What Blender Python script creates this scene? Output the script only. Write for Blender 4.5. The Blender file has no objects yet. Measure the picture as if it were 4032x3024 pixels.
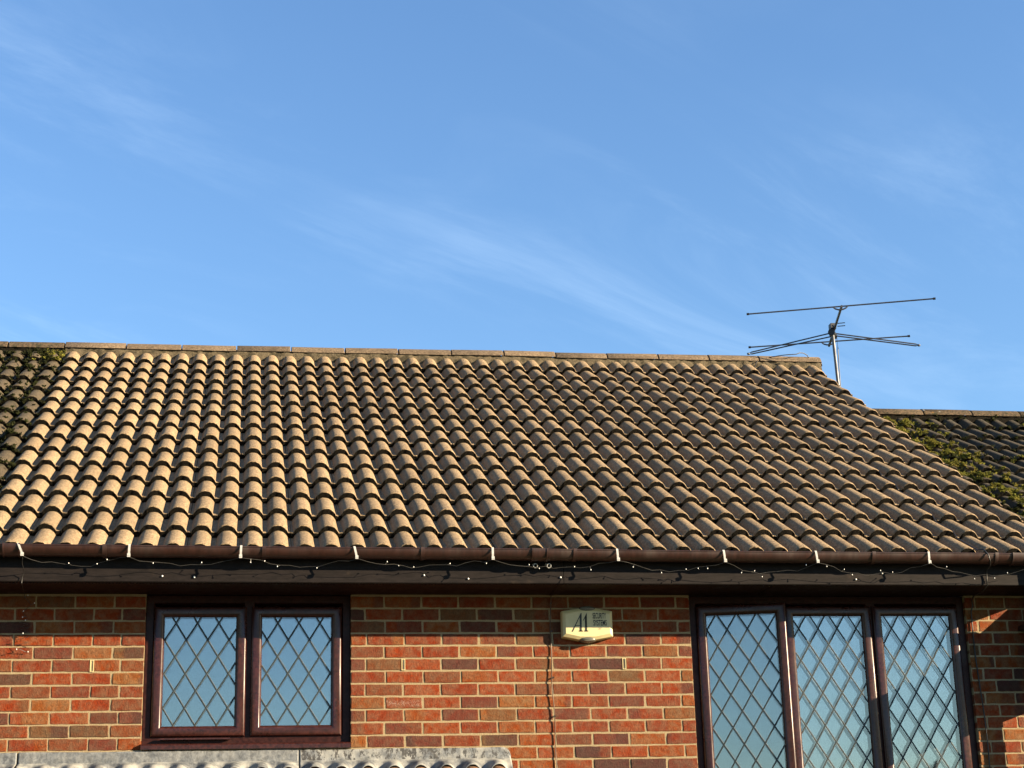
import bpy, bmesh, math, random
from mathutils import Vector, Matrix, noise

# ------------------------------------------------------------------ scene, camera, sky, sun
S = bpy.context.scene
COL = S.collection
Z0 = 4.6                                     # height of the top brick course line above the ground

cam_d = bpy.data.cameras.new('camera')
cam = bpy.data.objects.new('camera', cam_d); COL.objects.link(cam)
cam_d.sensor_width = 36.0; cam_d.lens = 60.744
cam_d.clip_start = 0.1; cam_d.clip_end = 3000
M3 = Matrix(((0.988329, -0.020228, -0.150987), (-0.150131, -0.297347, -0.942892), (-0.025823, 0.954555, -0.296913)))
cam.matrix_world = Matrix.Translation((-0.7384, -10.3004, -1.8148 + Z0)) @ M3.to_4x4()
S.camera = cam

SUN = Vector((2.0, -1.0, 0.68)).normalized()
sun_el = math.asin(SUN.z); sun_rot = math.atan2(SUN.x, SUN.y)
sd = bpy.data.lights.new('sun', 'SUN'); sd.energy = 5.0; sd.angle = math.radians(0.5); sd.color = (1.0, 0.80, 0.53)
so = bpy.data.objects.new('sun', sd); COL.objects.link(so)
so.rotation_euler = SUN.to_track_quat('Z', 'Y').to_euler()
so.location = (20, -10, 20)

W = bpy.data.worlds.new('World'); S.world = W; W.use_nodes = True
def build_world():
    nt = W.node_tree; nt.nodes.clear(); N = nt.nodes.new; L = nt.links.new
    out = N('ShaderNodeOutputWorld'); bg = N('ShaderNodeBackground'); bg.inputs['Strength'].default_value = 0.050
    sky = N('ShaderNodeTexSky'); sky.sky_type = 'NISHITA'; sky.sun_disc = False
    sky.sun_elevation = sun_el; sky.sun_rotation = sun_rot
    sky.air_density = 1.25; sky.dust_density = 0.15; sky.ozone_density = 2.6; sky.altitude = 50
    # thin cirrus on a high flat layer: direction / height
    tc = N('ShaderNodeTexCoord'); sep = N('ShaderNodeSeparateXYZ'); L(tc.outputs['Generated'], sep.inputs[0])
    def math_(op, a, b=None, clamp=False):
        m = N('ShaderNodeMath'); m.operation = op; m.use_clamp = clamp
        for i, v in enumerate((a, b)):
            if v is None: continue
            if isinstance(v, (int, float)): m.inputs[i].default_value = v
            else: L(v, m.inputs[i])
        return m.outputs[0]
    h = math_('MAXIMUM', sep.outputs[2], 0.03); hh = math_('ADD', h, 0.10)
    cx = math_('DIVIDE', sep.outputs[0], hh); cy = math_('DIVIDE', sep.outputs[1], hh)
    cmb = N('ShaderNodeCombineXYZ'); L(cx, cmb.inputs[0]); L(cy, cmb.inputs[1])
    vr = N('ShaderNodeVectorRotate'); vr.rotation_type = 'Z_AXIS'; L(cmb.outputs[0], vr.inputs['Vector']); vr.inputs['Angle'].default_value = math.radians(-38)
    mp = N('ShaderNodeMapping'); L(vr.outputs[0], mp.inputs[0])
    mp.inputs['Scale'].default_value = (0.62, 1.9, 1); mp.inputs['Location'].default_value = (1.7, 0.35, 0)
    n1 = N('ShaderNodeTexNoise'); n1.inputs['Scale'].default_value = 1.9; n1.inputs['Detail'].default_value = 11; n1.inputs['Roughness'].default_value = 0.66; n1.inputs['Distortion'].default_value = 0.9
    L(mp.outputs[0], n1.inputs['Vector'])
    mp2 = N('ShaderNodeMapping'); L(cmb.outputs[0], mp2.inputs[0]); mp2.inputs['Scale'].default_value = (1.1, 1.0, 1); mp2.inputs['Location'].default_value = (4.1, 2.3, 0)
    n2 = N('ShaderNodeTexNoise'); n2.inputs['Scale'].default_value = 1.5; n2.inputs['Detail'].default_value = 4; L(mp2.outputs[0], n2.inputs['Vector'])
    r1 = N('ShaderNodeMapRange'); L(n1.outputs[0], r1.inputs[0]); r1.inputs[1].default_value = 0.42; r1.inputs[2].default_value = 0.78; r1.interpolation_type = 'SMOOTHSTEP'
    r2 = N('ShaderNodeMapRange'); L(n2.outputs[0], r2.inputs[0]); r2.inputs[1].default_value = 0.34; r2.inputs[2].default_value = 0.62; r2.interpolation_type = 'SMOOTHSTEP'
    fac = math_('MULTIPLY', r1.outputs[0], r2.outputs[0]); fac = math_('MULTIPLY', fac, 0.15)
    hv = N('ShaderNodeHueSaturation'); hv.inputs['Saturation'].default_value = 1.0
    tn = N('ShaderNodeMix'); tn.data_type = 'RGBA'; tn.blend_type = 'MULTIPLY'; tn.inputs[0].default_value = 1; L(sky.outputs[0], tn.inputs[6]); tn.inputs[7].default_value = (0.83, 1.02, 1.26, 1); L(tn.outputs[2], hv.inputs['Color'])
    mx = N('ShaderNodeMix'); mx.data_type = 'RGBA'; L(fac, mx.inputs[0]); L(hv.outputs[0], mx.inputs[6]); mx.inputs[7].default_value = (5.2, 6.6, 8.0, 1)
    L(mx.outputs[2], bg.inputs['Color']); L(bg.outputs[0], out.inputs['Surface'])
build_world()

S.view_settings.view_transform = 'Standard'; S.view_settings.look = 'None'
S.view_settings.exposure = 2.06; S.view_settings.gamma = 1.0; S.view_settings.use_curve_mapping = False
S.render.resolution_x = 1024; S.render.resolution_y = 768

# ------------------------------------------------------------------ helpers
rnd = random.Random(7)
def R(a, b): return rnd.uniform(a, b)

def tag(o, label=None, cat=None, group=None, kind=None):
    if label: o['label'] = label
    if cat: o['category'] = cat
    if group: o['group'] = group
    if kind: o['kind'] = kind
    return o
def empty(name, loc=(0, 0, 0)):
    o = bpy.data.objects.new(name, None); COL.objects.link(o); o.location = loc; o.empty_display_size = 0.1
    return o
def mesh(name, V, F, mats, mi=None, smooth=None):
    m = bpy.data.meshes.new(name); m.from_pydata([tuple(v) for v in V], [], F)
    for a in (mats if isinstance(mats, (list, tuple)) else [mats]): m.materials.append(a)
    if mi: m.polygons.foreach_set('material_index', mi)
    if smooth is not None:
        m.polygons.foreach_set('use_smooth', [True] * len(m.polygons))
        m.set_sharp_from_angle(angle=math.radians(smooth))
    m.update(); return m
def link(name, m, parent=None, loc=None, mat=None):
    o = bpy.data.objects.new(name, m); COL.objects.link(o)
    if parent: o.parent = parent
    if loc is not None: o.location = loc
    if mat is not None: o.matrix_local = mat
    return o

XF = None                                    # set while the parts of an opened casement are built
class MB:
    """collects boxes, tubes, sweeps; everything in world metres with z relative to the top course line"""
    def __init__(s): s.V = []; s.F = []; s.mi = []
    def add(s, V, F, mi=0):
        b = len(s.V); s.V += [Vector(v) for v in V]; s.F += [tuple(i + b for i in f) for f in F]; s.mi += [mi] * len(F)
    def box(s, x0, x1, y0, y1, z0, z1, mi=0):
        s.add([(x0, y0, z0), (x1, y0, z0), (x1, y1, z0), (x0, y1, z0), (x0, y0, z1), (x1, y0, z1), (x1, y1, z1), (x0, y1, z1)],
              [(0, 3, 2, 1), (4, 5, 6, 7), (0, 1, 5, 4), (1, 2, 6, 5), (2, 3, 7, 6), (3, 0, 4, 7)], mi)
    def tube(s, pts, r, n=8, mi=0, cap=True):
        pts = [Vector(p) for p in pts]; V = []; F = []
        up = Vector((0.13, 0.27, 1)).normalized()
        for i, p in enumerate(pts):
            t = (pts[min(i + 1, len(pts) - 1)] - pts[max(i - 1, 0)]).normalized()
            a = t.cross(up)
            if a.length < 1e-3: a = t.cross(Vector((1, 0, 0)))
            a.normalize(); b = t.cross(a); rr = r[i] if isinstance(r, (list, tuple)) else r
            for k in range(n):
                th = 2 * math.pi * k / n; V.append(p + (a * math.cos(th) + b * math.sin(th)) * rr)
        for i in range(len(pts) - 1):
            for k in range(n):
                F.append((i * n + k, i * n + (k + 1) % n, (i + 1) * n + (k + 1) % n, (i + 1) * n + k))
        if cap: F.append(tuple(range(n))[::-1]); F.append(tuple((len(pts) - 1) * n + k for k in range(n)))
        s.add(V, F, mi)
    def ball(s, c, r, mi=0, sq=(1, 1, 1)):
        c = Vector(c); V = []; F = []; n, m = 8, 5
        V.append(c + Vector((0, 0, r * sq[2])))
        for j in range(1, m):
            ph = math.pi * j / m
            for k in range(n):
                th = 2 * math.pi * k / n
                V.append(c + Vector((r * sq[0] * math.sin(ph) * math.cos(th), r * sq[1] * math.sin(ph) * math.sin(th), r * sq[2] * math.cos(ph))))
        V.append(c - Vector((0, 0, r * sq[2])))
        for k in range(n): F.append((0, 1 + k, 1 + (k + 1) % n))
        for j in range(m - 2):
            for k in range(n):
                a = 1 + j * n + k; b = 1 + j * n + (k + 1) % n; F.append((a, a + n, b + n, b))
        e = len(V) - 1
        for k in range(n): F.append((e, 1 + (m - 2) * n + (k + 1) % n, 1 + (m - 2) * n + k))
        s.add(V, F, mi)
    def ring(s, x0, x1, z0, z1, prof, mi=0):
        """mitred frame round a rectangle; prof = [(inset, y), ...] from the outer edge inwards"""
        V = []; n = len(prof)
        for (ins, y) in prof:
            V += [(x0 + ins, y, z0 + ins), (x1 - ins, y, z0 + ins), (x1 - ins, y, z1 - ins), (x0 + ins, y, z1 - ins)]
        F = []
        for i in range(n - 1):
            for k in range(4):
                F.append((i * 4 + k, i * 4 + (k + 1) % 4, (i + 1) * 4 + (k + 1) % 4, (i + 1) * 4 + k))
        s.add(V, F, mi)
    def sweep_x(s, prof, xs, zf=None, closed=True, mi=0, cap=True):
        """profile (y,z) swept along x; zf(x) adds to z"""
        V = []; n = len(prof); F = []
        for x in xs:
            d = zf(x) if zf else 0
            V += [(x, y, z + d) for (y, z) in prof]
        for i in range(len(xs) - 1):
            for k in range(n if closed else n - 1):
                k2 = (k + 1) % n; F.append((i * n + k, (i + 1) * n + k, (i + 1) * n + k2, i * n + k2))
        if cap and closed: F.append(tuple(range(n))); F.append(tuple((len(xs) - 1) * n + k for k in range(n))[::-1])
        s.add(V, F, mi)
    def build(s, name, mats, parent=None, smooth=None, origin=None):
        """vertices are given relative to Z0; a parented mesh keeps world coordinates through the parent's inverse"""
        V = [(XF @ v if XF else v) + Vector((0, 0, Z0)) for v in s.V]
        if origin is None:
            xs = [v.x for v in V]; ys = [v.y for v in V]; zs = [v.z for v in V]
            origin = Vector(((min(xs) + max(xs)) / 2, (min(ys) + max(ys)) / 2, min(zs)))
        m = mesh(name, [v - origin for v in V], s.F, mats, s.mi if max(s.mi) > 0 else None, smooth)
        o = link(name, m, parent)
        ploc = world_loc(parent) if parent else Vector((0, 0, 0))
        o.location = origin - ploc
        return o
def world_loc(o):
    v = Vector((0, 0, 0))
    while o is not None: v += o.location; o = o.parent
    return v

# ------------------------------------------------------------------ materials
class NT:
    def __init__(s, name):
        s.m = bpy.data.materials.new(name); s.m.use_nodes = True; s.t = s.m.node_tree; s.t.nodes.clear()
        s.out = s.t.nodes.new('ShaderNodeOutputMaterial'); s.b = s.t.nodes.new('ShaderNodeBsdfPrincipled')
        s.t.links.new(s.b.outputs[0], s.out.inputs[0])
        s.tc = s.t.nodes.new('ShaderNodeTexCoord'); s.oi = s.t.nodes.new('ShaderNodeObjectInfo')
        s.co = s.tc.outputs['Object']
    def n(s, ty, **kw):
        x = s.t.nodes.new(ty)
        for k, v in kw.items(): setattr(x, k, v)
        return x
    def l(s, a, b): s.t.links.new(a, b)
    def val(s, sock, v):
        if isinstance(v, (int, float)): sock.default_value = v
        elif isinstance(v, tuple): sock.default_value = v if len(v) == len(sock.default_value) else v + (1,)
        else: s.l(v, sock)
    def math(s, op, a, b=0.0, clamp=False):
        x = s.n('ShaderNodeMath', operation=op, use_clamp=clamp); s.val(x.inputs[0], a); s.val(x.inputs[1], b); return x.outputs[0]
    def vec(s, scale=(1, 1, 1), rot=(0, 0, 0), co=None, rand=True):
        """object coordinates, shifted for each object so that copies differ"""
        src = co or s.co
        if rand:
            sh = s.n('ShaderNodeVectorMath', operation='SCALE'); sh.inputs[0].default_value = (37.1, 53.7, 71.3); s.l(s.oi.outputs['Random'], sh.inputs['Scale'])
            ad = s.n('ShaderNodeVectorMath', operation='ADD'); s.l(src, ad.inputs[0]); s.l(sh.outputs[0], ad.inputs[1]); src = ad.outputs[0]
        mp = s.n('ShaderNodeMapping'); s.l(src, mp.inputs[0]); mp.inputs['Scale'].default_value = scale; mp.inputs['Rotation'].default_value = rot
        return mp.outputs[0]
    def noise(s, scale, detail=4, rough=0.55, dist=0.0, v=None):
        x = s.n('ShaderNodeTexNoise'); x.inputs['Scale'].default_value = scale; x.inputs['Detail'].default_value = detail
        x.inputs['Roughness'].default_value = rough; x.inputs['Distortion'].default_value = dist; s.l(v or s.vec(), x.inputs['Vector']); return x.outputs[0]
    def voro(s, scale, v=None, feature='F1'):
        x = s.n('ShaderNodeTexVoronoi', feature=feature); x.inputs['Scale'].default_value = scale; s.l(v or s.vec(), x.inputs['Vector']); return x
    def rng(s, f, a, b, c=0.0, d=1.0, smooth=True):
        x = s.n('ShaderNodeMapRange'); x.interpolation_type = 'SMOOTHSTEP' if smooth else 'LINEAR'
        s.val(x.inputs[0], f)
        for i, q in enumerate((a, b, c, d)): s.val(x.inputs[i + 1], q)
        return x.outputs[0]
    def mix(s, f, a, b, mode='MIX'):
        x = s.n('ShaderNodeMix', data_type='RGBA', blend_type=mode); s.val(x.inputs[0], f); s.val(x.inputs[6], a); s.val(x.inputs[7], b); return x.outputs[2]
    def ramp(s, f, stops, interp='LINEAR'):
        x = s.n('ShaderNodeValToRGB'); x.color_ramp.interpolation = interp; e = x.color_ramp.elements
        while len(e) < len(stops): e.new(0.5)
        for q, (p, c) in zip(e, stops): q.position = p; q.color = c + (1,)
        s.l(f, x.inputs[0]); return x.outputs[0]
    def bump(s, h, strength=0.5, dist=0.004, nrm=None):
        x = s.n('ShaderNodeBump'); x.inputs['Strength'].default_value = strength; x.inputs['Distance'].default_value = dist; s.l(h, x.inputs['Height'])
        if nrm: s.l(nrm, x.inputs['Normal'])
        return x.outputs[0]
    def hsv(s, col, h=0.5, sat=1.0, v=1.0):
        x = s.n('ShaderNodeHueSaturation'); s.val(x.inputs['Hue'], h); s.val(x.inputs['Saturation'], sat); s.val(x.inputs['Value'], v); s.l(col, x.inputs['Color']); return x.outputs[0]
    def fin(s, col, rough=0.8, nrm=None, metal=0.0, spec=0.5, alb=0.415):
        if alb != 1.0:
            if isinstance(col, tuple): col = tuple(x * alb for x in col)
            else: col = s.mix(1.0, col, (alb, alb, alb), 'MULTIPLY')
        s.val(s.b.inputs['Base Color'], col); s.val(s.b.inputs['Roughness'], rough); s.val(s.b.inputs['Metallic'], metal)
        s.val(s.b.inputs['Specular IOR Level'], spec)
        if nrm: s.l(nrm, s.b.inputs['Normal'])
        return s.m

def tile_mat(name, base, dark, amount, tone, moss=0.0):
    a = NT(name); v = a.vec()
    fine = a.noise(72, 6, 0.9, v=v); med = a.noise(55, 4, 0.6, v=v); big = a.noise(7, 4, 0.6, v=v)
    c = a.mix(a.rng(fine, 0.40, 0.60), tuple(x * 0.46 for x in base), tuple(min(1, x * 1.42) for x in base))
    c = a.mix(a.rng(med, 0.46, 0.66, 0, 0.45), c, dark)
    c = a.mix(a.rng(big, 0.48, 0.75, 0, amount), c, dark)
    sp = a.voro(85, v=v); c = a.mix(a.rng(sp.outputs['Distance'], 0.16, 0.08, 0, 0.5), c, dark)
    li = a.voro(21, v=v); c = a.mix(a.math('MULTIPLY', a.rng(li.outputs['Distance'], 0.13, 0.09, 0, 0.55), a.rng(a.noise(5, 2, 0.5, v=v), 0.55, 0.62)), c, (0.40, 0.38, 0.30))
    if moss:
        c = a.mix(a.rng(a.noise(16, 5, 0.65, v=v), 0.56, 0.68, 0, moss), c, (0.055, 0.058, 0.022))
    c = a.hsv(c, 0.5, 1.0, a.rng(a.oi.outputs['Random'], 0, 1, 1 - tone, 1 + tone, False))
    hgt = a.math('ADD', a.math('MULTIPLY', fine, 0.7), a.math('MULTIPLY', med, 0.8))
    return a.fin(c, 0.93, a.bump(hgt, 0.75, 0.004), spec=0.25)
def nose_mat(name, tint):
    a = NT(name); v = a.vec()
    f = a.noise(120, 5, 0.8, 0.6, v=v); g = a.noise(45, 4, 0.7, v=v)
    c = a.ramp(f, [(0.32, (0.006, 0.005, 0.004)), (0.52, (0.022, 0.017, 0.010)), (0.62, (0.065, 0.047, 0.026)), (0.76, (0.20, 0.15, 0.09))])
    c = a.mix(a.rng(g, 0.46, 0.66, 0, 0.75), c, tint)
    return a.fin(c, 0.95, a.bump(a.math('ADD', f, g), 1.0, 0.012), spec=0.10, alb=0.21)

M = {}
M['tile'] = tile_mat('sandy_concrete_tile', (0.49, 0.35, 0.205), (0.24, 0.165, 0.095), 0.34, 0.14)
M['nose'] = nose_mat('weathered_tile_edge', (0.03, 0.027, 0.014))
M['old_tile'] = tile_mat('weathered_old_tile', (0.155, 0.118, 0.072), (0.05, 0.042, 0.026), 0.6, 0.16, 0.5)
M['dark_tile'] = tile_mat('dark_lichened_tile', (0.125, 0.100, 0.066), (0.038, 0.034, 0.020), 0.6, 0.18, 0.6)
M['old_nose'] = nose_mat('mossy_tile_edge', (0.022, 0.026, 0.010))
M['ridge'] = tile_mat('ridge_tile_concrete', (0.31, 0.225, 0.145), (0.13, 0.095, 0.06), 0.6, 0.12)
def old_ridge():
    a = NT('lichened_ridge_tile'); v = a.vec()
    f = a.noise(60, 5, 0.7, v=v); c = a.mix(a.rng(f, 0.35, 0.65), (0.07, 0.058, 0.038), (0.25, 0.17, 0.10))
    c = a.mix(a.rng(a.noise(22, 4, 0.6, v=v), 0.52, 0.66, 0, 0.8), c, (0.045, 0.05, 0.02))
    s = a.voro(7, v=v); c = a.mix(a.rng(s.outputs['Distance'], 0.16, 0.12, 0, 0.9), c, (0.52, 0.52, 0.46))
    c = a.mix(a.rng(a.noise(14, 4, 0.6, v=a.vec((1.3, 1, 1))), 0.62, 0.7, 0, 0.7), c, (0.34, 0.18, 0.05))
    return a.fin(c, 0.95, a.bump(f, 0.8, 0.006), spec=0.2)
M['old_ridge'] = old_ridge()
def bed_mortar():
    a = NT('ridge_bedding_mortar'); v = a.vec(); f = a.noise(70, 5, 0.7, v=v); g = a.noise(14, 4, 0.6, v=v)
    c = a.mix(a.rng(f, 0.3, 0.7), (0.15, 0.12, 0.075), (0.27, 0.215, 0.135)); c = a.mix(a.rng(g, 0.45, 0.62, 0, 0.85), c, (0.07, 0.06, 0.035))
    return a.fin(c, 0.95, a.bump(f, 0.9, 0.008), spec=0.2)
M['bed'] = bed_mortar()
def brick_mat(name='rustic_multi_brick', bloom=False):
    a = NT(name); v = a.vec()
    rr = a.oi.outputs['Random']
    wn = a.n('ShaderNodeTexWhiteNoise', noise_dimensions='1D'); a.l(a.math('MULTIPLY', rr, 913.7), wn.inputs['W'])
    wn2 = a.n('ShaderNodeTexWhiteNoise', noise_dimensions='1D'); a.l(a.math('MULTIPLY', rr, 377.3), wn2.inputs['W'])
    pal = [(0.0, (0.51, 0.108, 0.030)), (0.21, (0.42, 0.092, 0.031)), (0.38, (0.50, 0.138, 0.034)), (0.50, (0.30, 0.085, 0.046)),
           (0.61, (0.175, 0.068, 0.050)), (0.73, (0.38, 0.120, 0.048)), (0.86, (0.52, 0.185, 0.050)), (0.95, (0.32, 0.145, 0.058))]
    c1 = a.ramp(rr, pal, 'CONSTANT'); c2 = a.ramp(wn.outputs['Value'], pal, 'CONSTANT')
    sx = a.n('ShaderNodeSeparateXYZ'); a.l(a.co, sx.inputs[0])
    wob = a.noise(28, 3, 0.6, v=v)
    pos = a.math('ADD', sx.outputs[0], a.math('MULTIPLY', a.math('SUBTRACT', wob, 0.5), 0.05))
    edge = a.rng(wn2.outputs['Value'], 0, 1, -0.16, 0.16, False)
    split = a.rng(a.math('SUBTRACT', pos, edge), -0.014, 0.014)
    c = a.mix(a.math('MULTIPLY', split, 0.72), c1, c2)
    tex = a.noise(85, 5, 0.72, 0.9, v=a.vec((1.5, 1, 0.9), (0, 0.5, 0)))
    mot = a.noise(24, 4, 0.6, v=v)
    c = a.hsv(c, a.rng(mot, 0.3, 0.7, 0.492, 0.512), a.rng(mot, 0.3, 0.7, 1.08, 0.88), a.rng(tex, 0.3, 0.7, 0.66, 1.22))
    c = a.mix(a.rng(a.noise(9, 5, 0.7, v=v), 0.60, 0.76, 0, 0.35), c, (0.10, 0.05, 0.035))
    c = a.mix(a.rng(a.noise(130, 3, 0.6, v=v), 0.70, 0.78, 0, 0.55), c, (0.55, 0.36, 0.22))
    if bloom:
        sc = a.noise(60, 4, 0.7, 2.2, v=a.vec((1.2, 1, 1.6)))
        band = a.math('MULTIPLY', a.rng(sx.outputs[2], -0.026, -0.012), a.rng(sx.outputs[2], 0.022, 0.006))
        c = a.mix(a.math('MULTIPLY', a.rng(sc, 0.50, 0.58, 0, 0.8), band), c, (0.75, 0.55, 0.46))
    return a.fin(c, 0.9, a.bump(a.math('ADD', tex, a.math('MULTIPLY', mot, 0.5)), 1.0, 0.011), spec=0.25, alb=0.325)
M['brick'] = brick_mat(); M['brick_bloom'] = brick_mat('brick_with_white_bloom', True)
def mortar_mat():
    a = NT('cream_pointing_mortar'); v = a.vec(rand=False); f = a.noise(150, 5, 0.7, v=v); g = a.noise(11, 4, 0.6, v=v)
    c = a.mix(a.rng(f, 0.3, 0.7), (0.47, 0.355, 0.20), (0.68, 0.535, 0.32)); c = a.mix(a.rng(g, 0.52, 0.75, 0, 0.5), c, (0.50, 0.38, 0.22))
    return a.fin(c, 0.95, a.bump(f, 0.8, 0.006), spec=0.2)
M['mortar'] = mortar_mat()
def render_mat(name, col, rough, var=0.25, bump=0.1, scale=40, spec=0.5, dirt=None, stretch=(1, 1, 1), alb=0.415):
    a = NT(name); v = a.vec(stretch); f = a.noise(scale, 5, 0.6, v=v); g = a.noise(scale * 0.13, 4, 0.6, v=v)
    c = a.mix(a.rng(f, 0.3, 0.7), tuple(x * (1 - var) for x in col), tuple(min(1, x * (1 + var)) for x in col))
    if dirt: c = a.mix(a.rng(g, 0.55, 0.72, 0, 0.6), c, dirt)
    return a.fin(c, a.rng(g, 0.3, 0.7, rough * 0.8, min(1, rough * 1.25)), a.bump(f, bump, 0.002), spec=spec, alb=alb)
M['upvc'] = render_mat('rosewood_upvc', (0.066, 0.018, 0.014), 0.30, 0.45, 0.10, 60, 0.38, None, (1.0, 1, 1.0))
M['upvc_frame'] = render_mat('rosewood_upvc_frame', (0.050, 0.015, 0.012), 0.42, 0.4, 0.10, 60, 0.14)
M['soffit'] = render_mat('brown_soffit_board', (0.030, 0.010, 0.007), 0.6, 0.3, 0.1, 40, 0.15)
M['gutter'] = render_mat('brown_plastic_gutter', (0.060, 0.021, 0.015), 0.42, 0.3, 0.05, 26, 0.5, (0.11, 0.075, 0.058), (2.2, 1, 0.35))
def fascia_mat():
    a = NT('dark_painted_fascia'); v = a.vec((0.35, 1, 1.6)); f = a.noise(40, 5, 0.65, v=v); g = a.noise(7, 4, 0.6, v=a.vec())
    c = a.mix(a.rng(f, 0.3, 0.7), (0.017, 0.0135, 0.013), (0.032, 0.025, 0.024)); c = a.mix(a.rng(g, 0.60, 0.78, 0, 0.5), c, (0.10, 0.072, 0.052))
    return a.fin(c, 0.62, a.bump(f, 0.2, 0.002), spec=0.09)
M['fascia'] = fascia_mat()
def lead_mat(name, pat, stain):
    a = NT(name); v = a.vec(); f = a.noise(34, 6, 0.68, 0.5, v=v); g = a.noise(8, 4, 0.6, v=v); h = a.noise(34, 5, 0.75, v=a.vec((1, 1, 0.5)))
    c = a.mix(a.rng(f, 0.38, 0.62), (0.15, 0.165, 0.185), (0.30, 0.32, 0.335))
    c = a.mix(a.rng(g, 0.40, 0.60, 0, pat), c, (0.56, 0.56, 0.52)); c = a.mix(a.rng(h, 0.50, 0.56, 0, stain), c, (0.055, 0.052, 0.05))
    return a.fin(c, 0.6, a.bump(a.math('ADD', f, g), 0.5, 0.006), spec=0.45)
M['lead'] = lead_mat('weathered_lead', 0.22, 0.30); M['lead2'] = lead_mat('stained_lead', 0.75, 0.95)
M['apron'] = lead_mat('pale_lead_apron', 0.92, 0.12)
M['came'] = render_mat('grey_lead_strip', (0.046, 0.064, 0.072), 0.5, 0.3, 0.15, 60, 0.35)
def glass_mat(name='window_glass', fac=0.17):
    a = NT(name); t = a.t
    gl = a.n('ShaderNodeBsdfGlossy'); gl.inputs['Roughness'].default_value = 0.02; gl.inputs['Color'].default_value = (0.90, 0.925, 0.93, 1)
    tr = a.n('ShaderNodeBsdfTransparent'); tr.inputs['Color'].default_value = (0.94, 0.975, 0.985, 1)
    w = a.noise(2.2, 2, 0.5); gl_n = a.bump(w, 0.05, 0.03); a.l(gl_n, gl.inputs['Normal'])
    mx = a.n('ShaderNodeMixShader'); mx.inputs[0].default_value = fac; a.l(tr.outputs[0], mx.inputs[1]); a.l(gl.outputs[0], mx.inputs[2]); a.l(mx.outputs[0], a.out.inputs[0])
    t.nodes.remove(a.b); return a.m
M['glass'] = glass_mat(); M['glass_in'] = glass_mat('inner_window_glass', 0.25)
M['room'] = render_mat('dim_room_wall', (0.16, 0.165, 0.17), 0.9, 0.1, 0.05, 10)
M['white'] = render_mat('white_plastic', (0.78, 0.77, 0.73), 0.45, 0.05, 0.05, 40, alb=0.46)
M['cream'] = render_mat('aged_cream_plastic', (0.82, 0.69, 0.36), 0.42, 0.05, 0.04, 30, 0.5, (0.66, 0.54, 0.27), alb=0.56)
M['lens'] = render_mat('smoky_lens_plastic', (0.20, 0.19, 0.15), 0.25, 0.15, 0.05, 30)
M['ink'] = render_mat('black_printed_ink', (0.022, 0.018, 0.008), 0.6, 0.1, 0.02, 40)
M['black'] = render_mat('black_cable_sheath', (0.018, 0.017, 0.016), 0.5, 0.2, 0.05, 40)
M['tan'] = render_mat('brown_cable_sheath', (0.16, 0.075, 0.035), 0.55, 0.2, 0.05, 40)
M['alu'] = render_mat('dull_aluminium', (0.17, 0.185, 0.215), 0.5, 0.2, 0.05, 60, 0.6); M['alu'].node_tree.nodes['Principled BSDF'].inputs['Metallic'].default_value = 0.35
M['alud'] = render_mat('weathered_aerial_rod', (0.085, 0.095, 0.12), 0.45, 0.2, 0.05, 60, 0.5)
M['wire'] = render_mat('clear_light_wire', (0.09, 0.085, 0.08), 0.35, 0.2, 0.05, 60)
M['bulb'] = render_mat('clear_led_bulb', (0.80, 0.80, 0.78), 0.2, 0.05, 0.0, 60, alb=0.9)
def moss_mat(name, c0, c1, c2):
    a = NT(name); v = a.vec(); f = a.noise(120, 5, 0.75, v=v); g = a.noise(14, 4, 0.6, v=v)
    c = a.mix(a.rng(f, 0.3, 0.7), c0, c1); c = a.mix(a.rng(g, 0.45, 0.65, 0, 0.8), c, c2)
    return a.fin(c, 1.0, a.bump(f, 1.0, 0.010), spec=0.1)
M['moss'] = moss_mat('bright_roof_moss', (0.075, 0.080, 0.016), (0.46, 0.45, 0.075), (0.46, 0.36, 0.08))
M['moss2'] = moss_mat('dark_roof_moss', (0.014, 0.018, 0.006), (0.075, 0.085, 0.022), (0.035, 0.035, 0.018))
M['grass'] = render_mat('lawn_grass', (0.055, 0.085, 0.025), 0.95, 0.4, 0.5, 8)
M['deck'] = render_mat('roof_underlay', (0.02, 0.018, 0.016), 0.9, 0.2, 0.1, 20)
M['leaf'] = render_mat('hedge_foliage', (0.045, 0.065, 0.025), 0.9, 0.5, 0.5, 6)
M['bark'] = render_mat('tree_bark', (0.10, 0.075, 0.05), 0.95, 0.4, 0.6, 30)
M['far_roof'] = render_mat('far_roof_tile', (0.16, 0.09, 0.06), 0.9, 0.3, 0.4, 6)
M['far_wall'] = render_mat('far_brick_wall', (0.30, 0.14, 0.08), 0.9, 0.3, 0.4, 9)

def wall_mat():
    a = NT('neighbour_brickwork'); mp = a.n('ShaderNodeMapping'); mp.inputs['Rotation'].default_value = (math.radians(-90), 0, 0); a.l(a.co, mp.inputs[0])
    br = a.n('ShaderNodeTexBrick'); br.offset = 0.5; a.l(mp.outputs[0], br.inputs['Vector']); br.inputs['Scale'].default_value = 1.0
    br.inputs['Brick Width'].default_value = 0.225; br.inputs['Row Height'].default_value = 0.075; br.inputs['Mortar Size'].default_value = 0.005
    br.inputs['Color1'].default_value = (0.42, 0.10, 0.04, 1); br.inputs['Color2'].default_value = (0.24, 0.08, 0.045, 1); br.inputs['Mortar'].default_value = (0.60, 0.46, 0.27, 1)
    return a.fin(br.outputs[0], 0.9, a.bump(br.outputs['Fac'], -0.5, 0.006), spec=0.25)
M['wall'] = wall_mat()

# ------------------------------------------------------------------ ground
g = MB(); g.box(-150, 150, -200, 150, -Z0 - 0.3, -Z0)
ground = g.build('ground', M['grass']); tag(ground, kind='structure')

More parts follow.
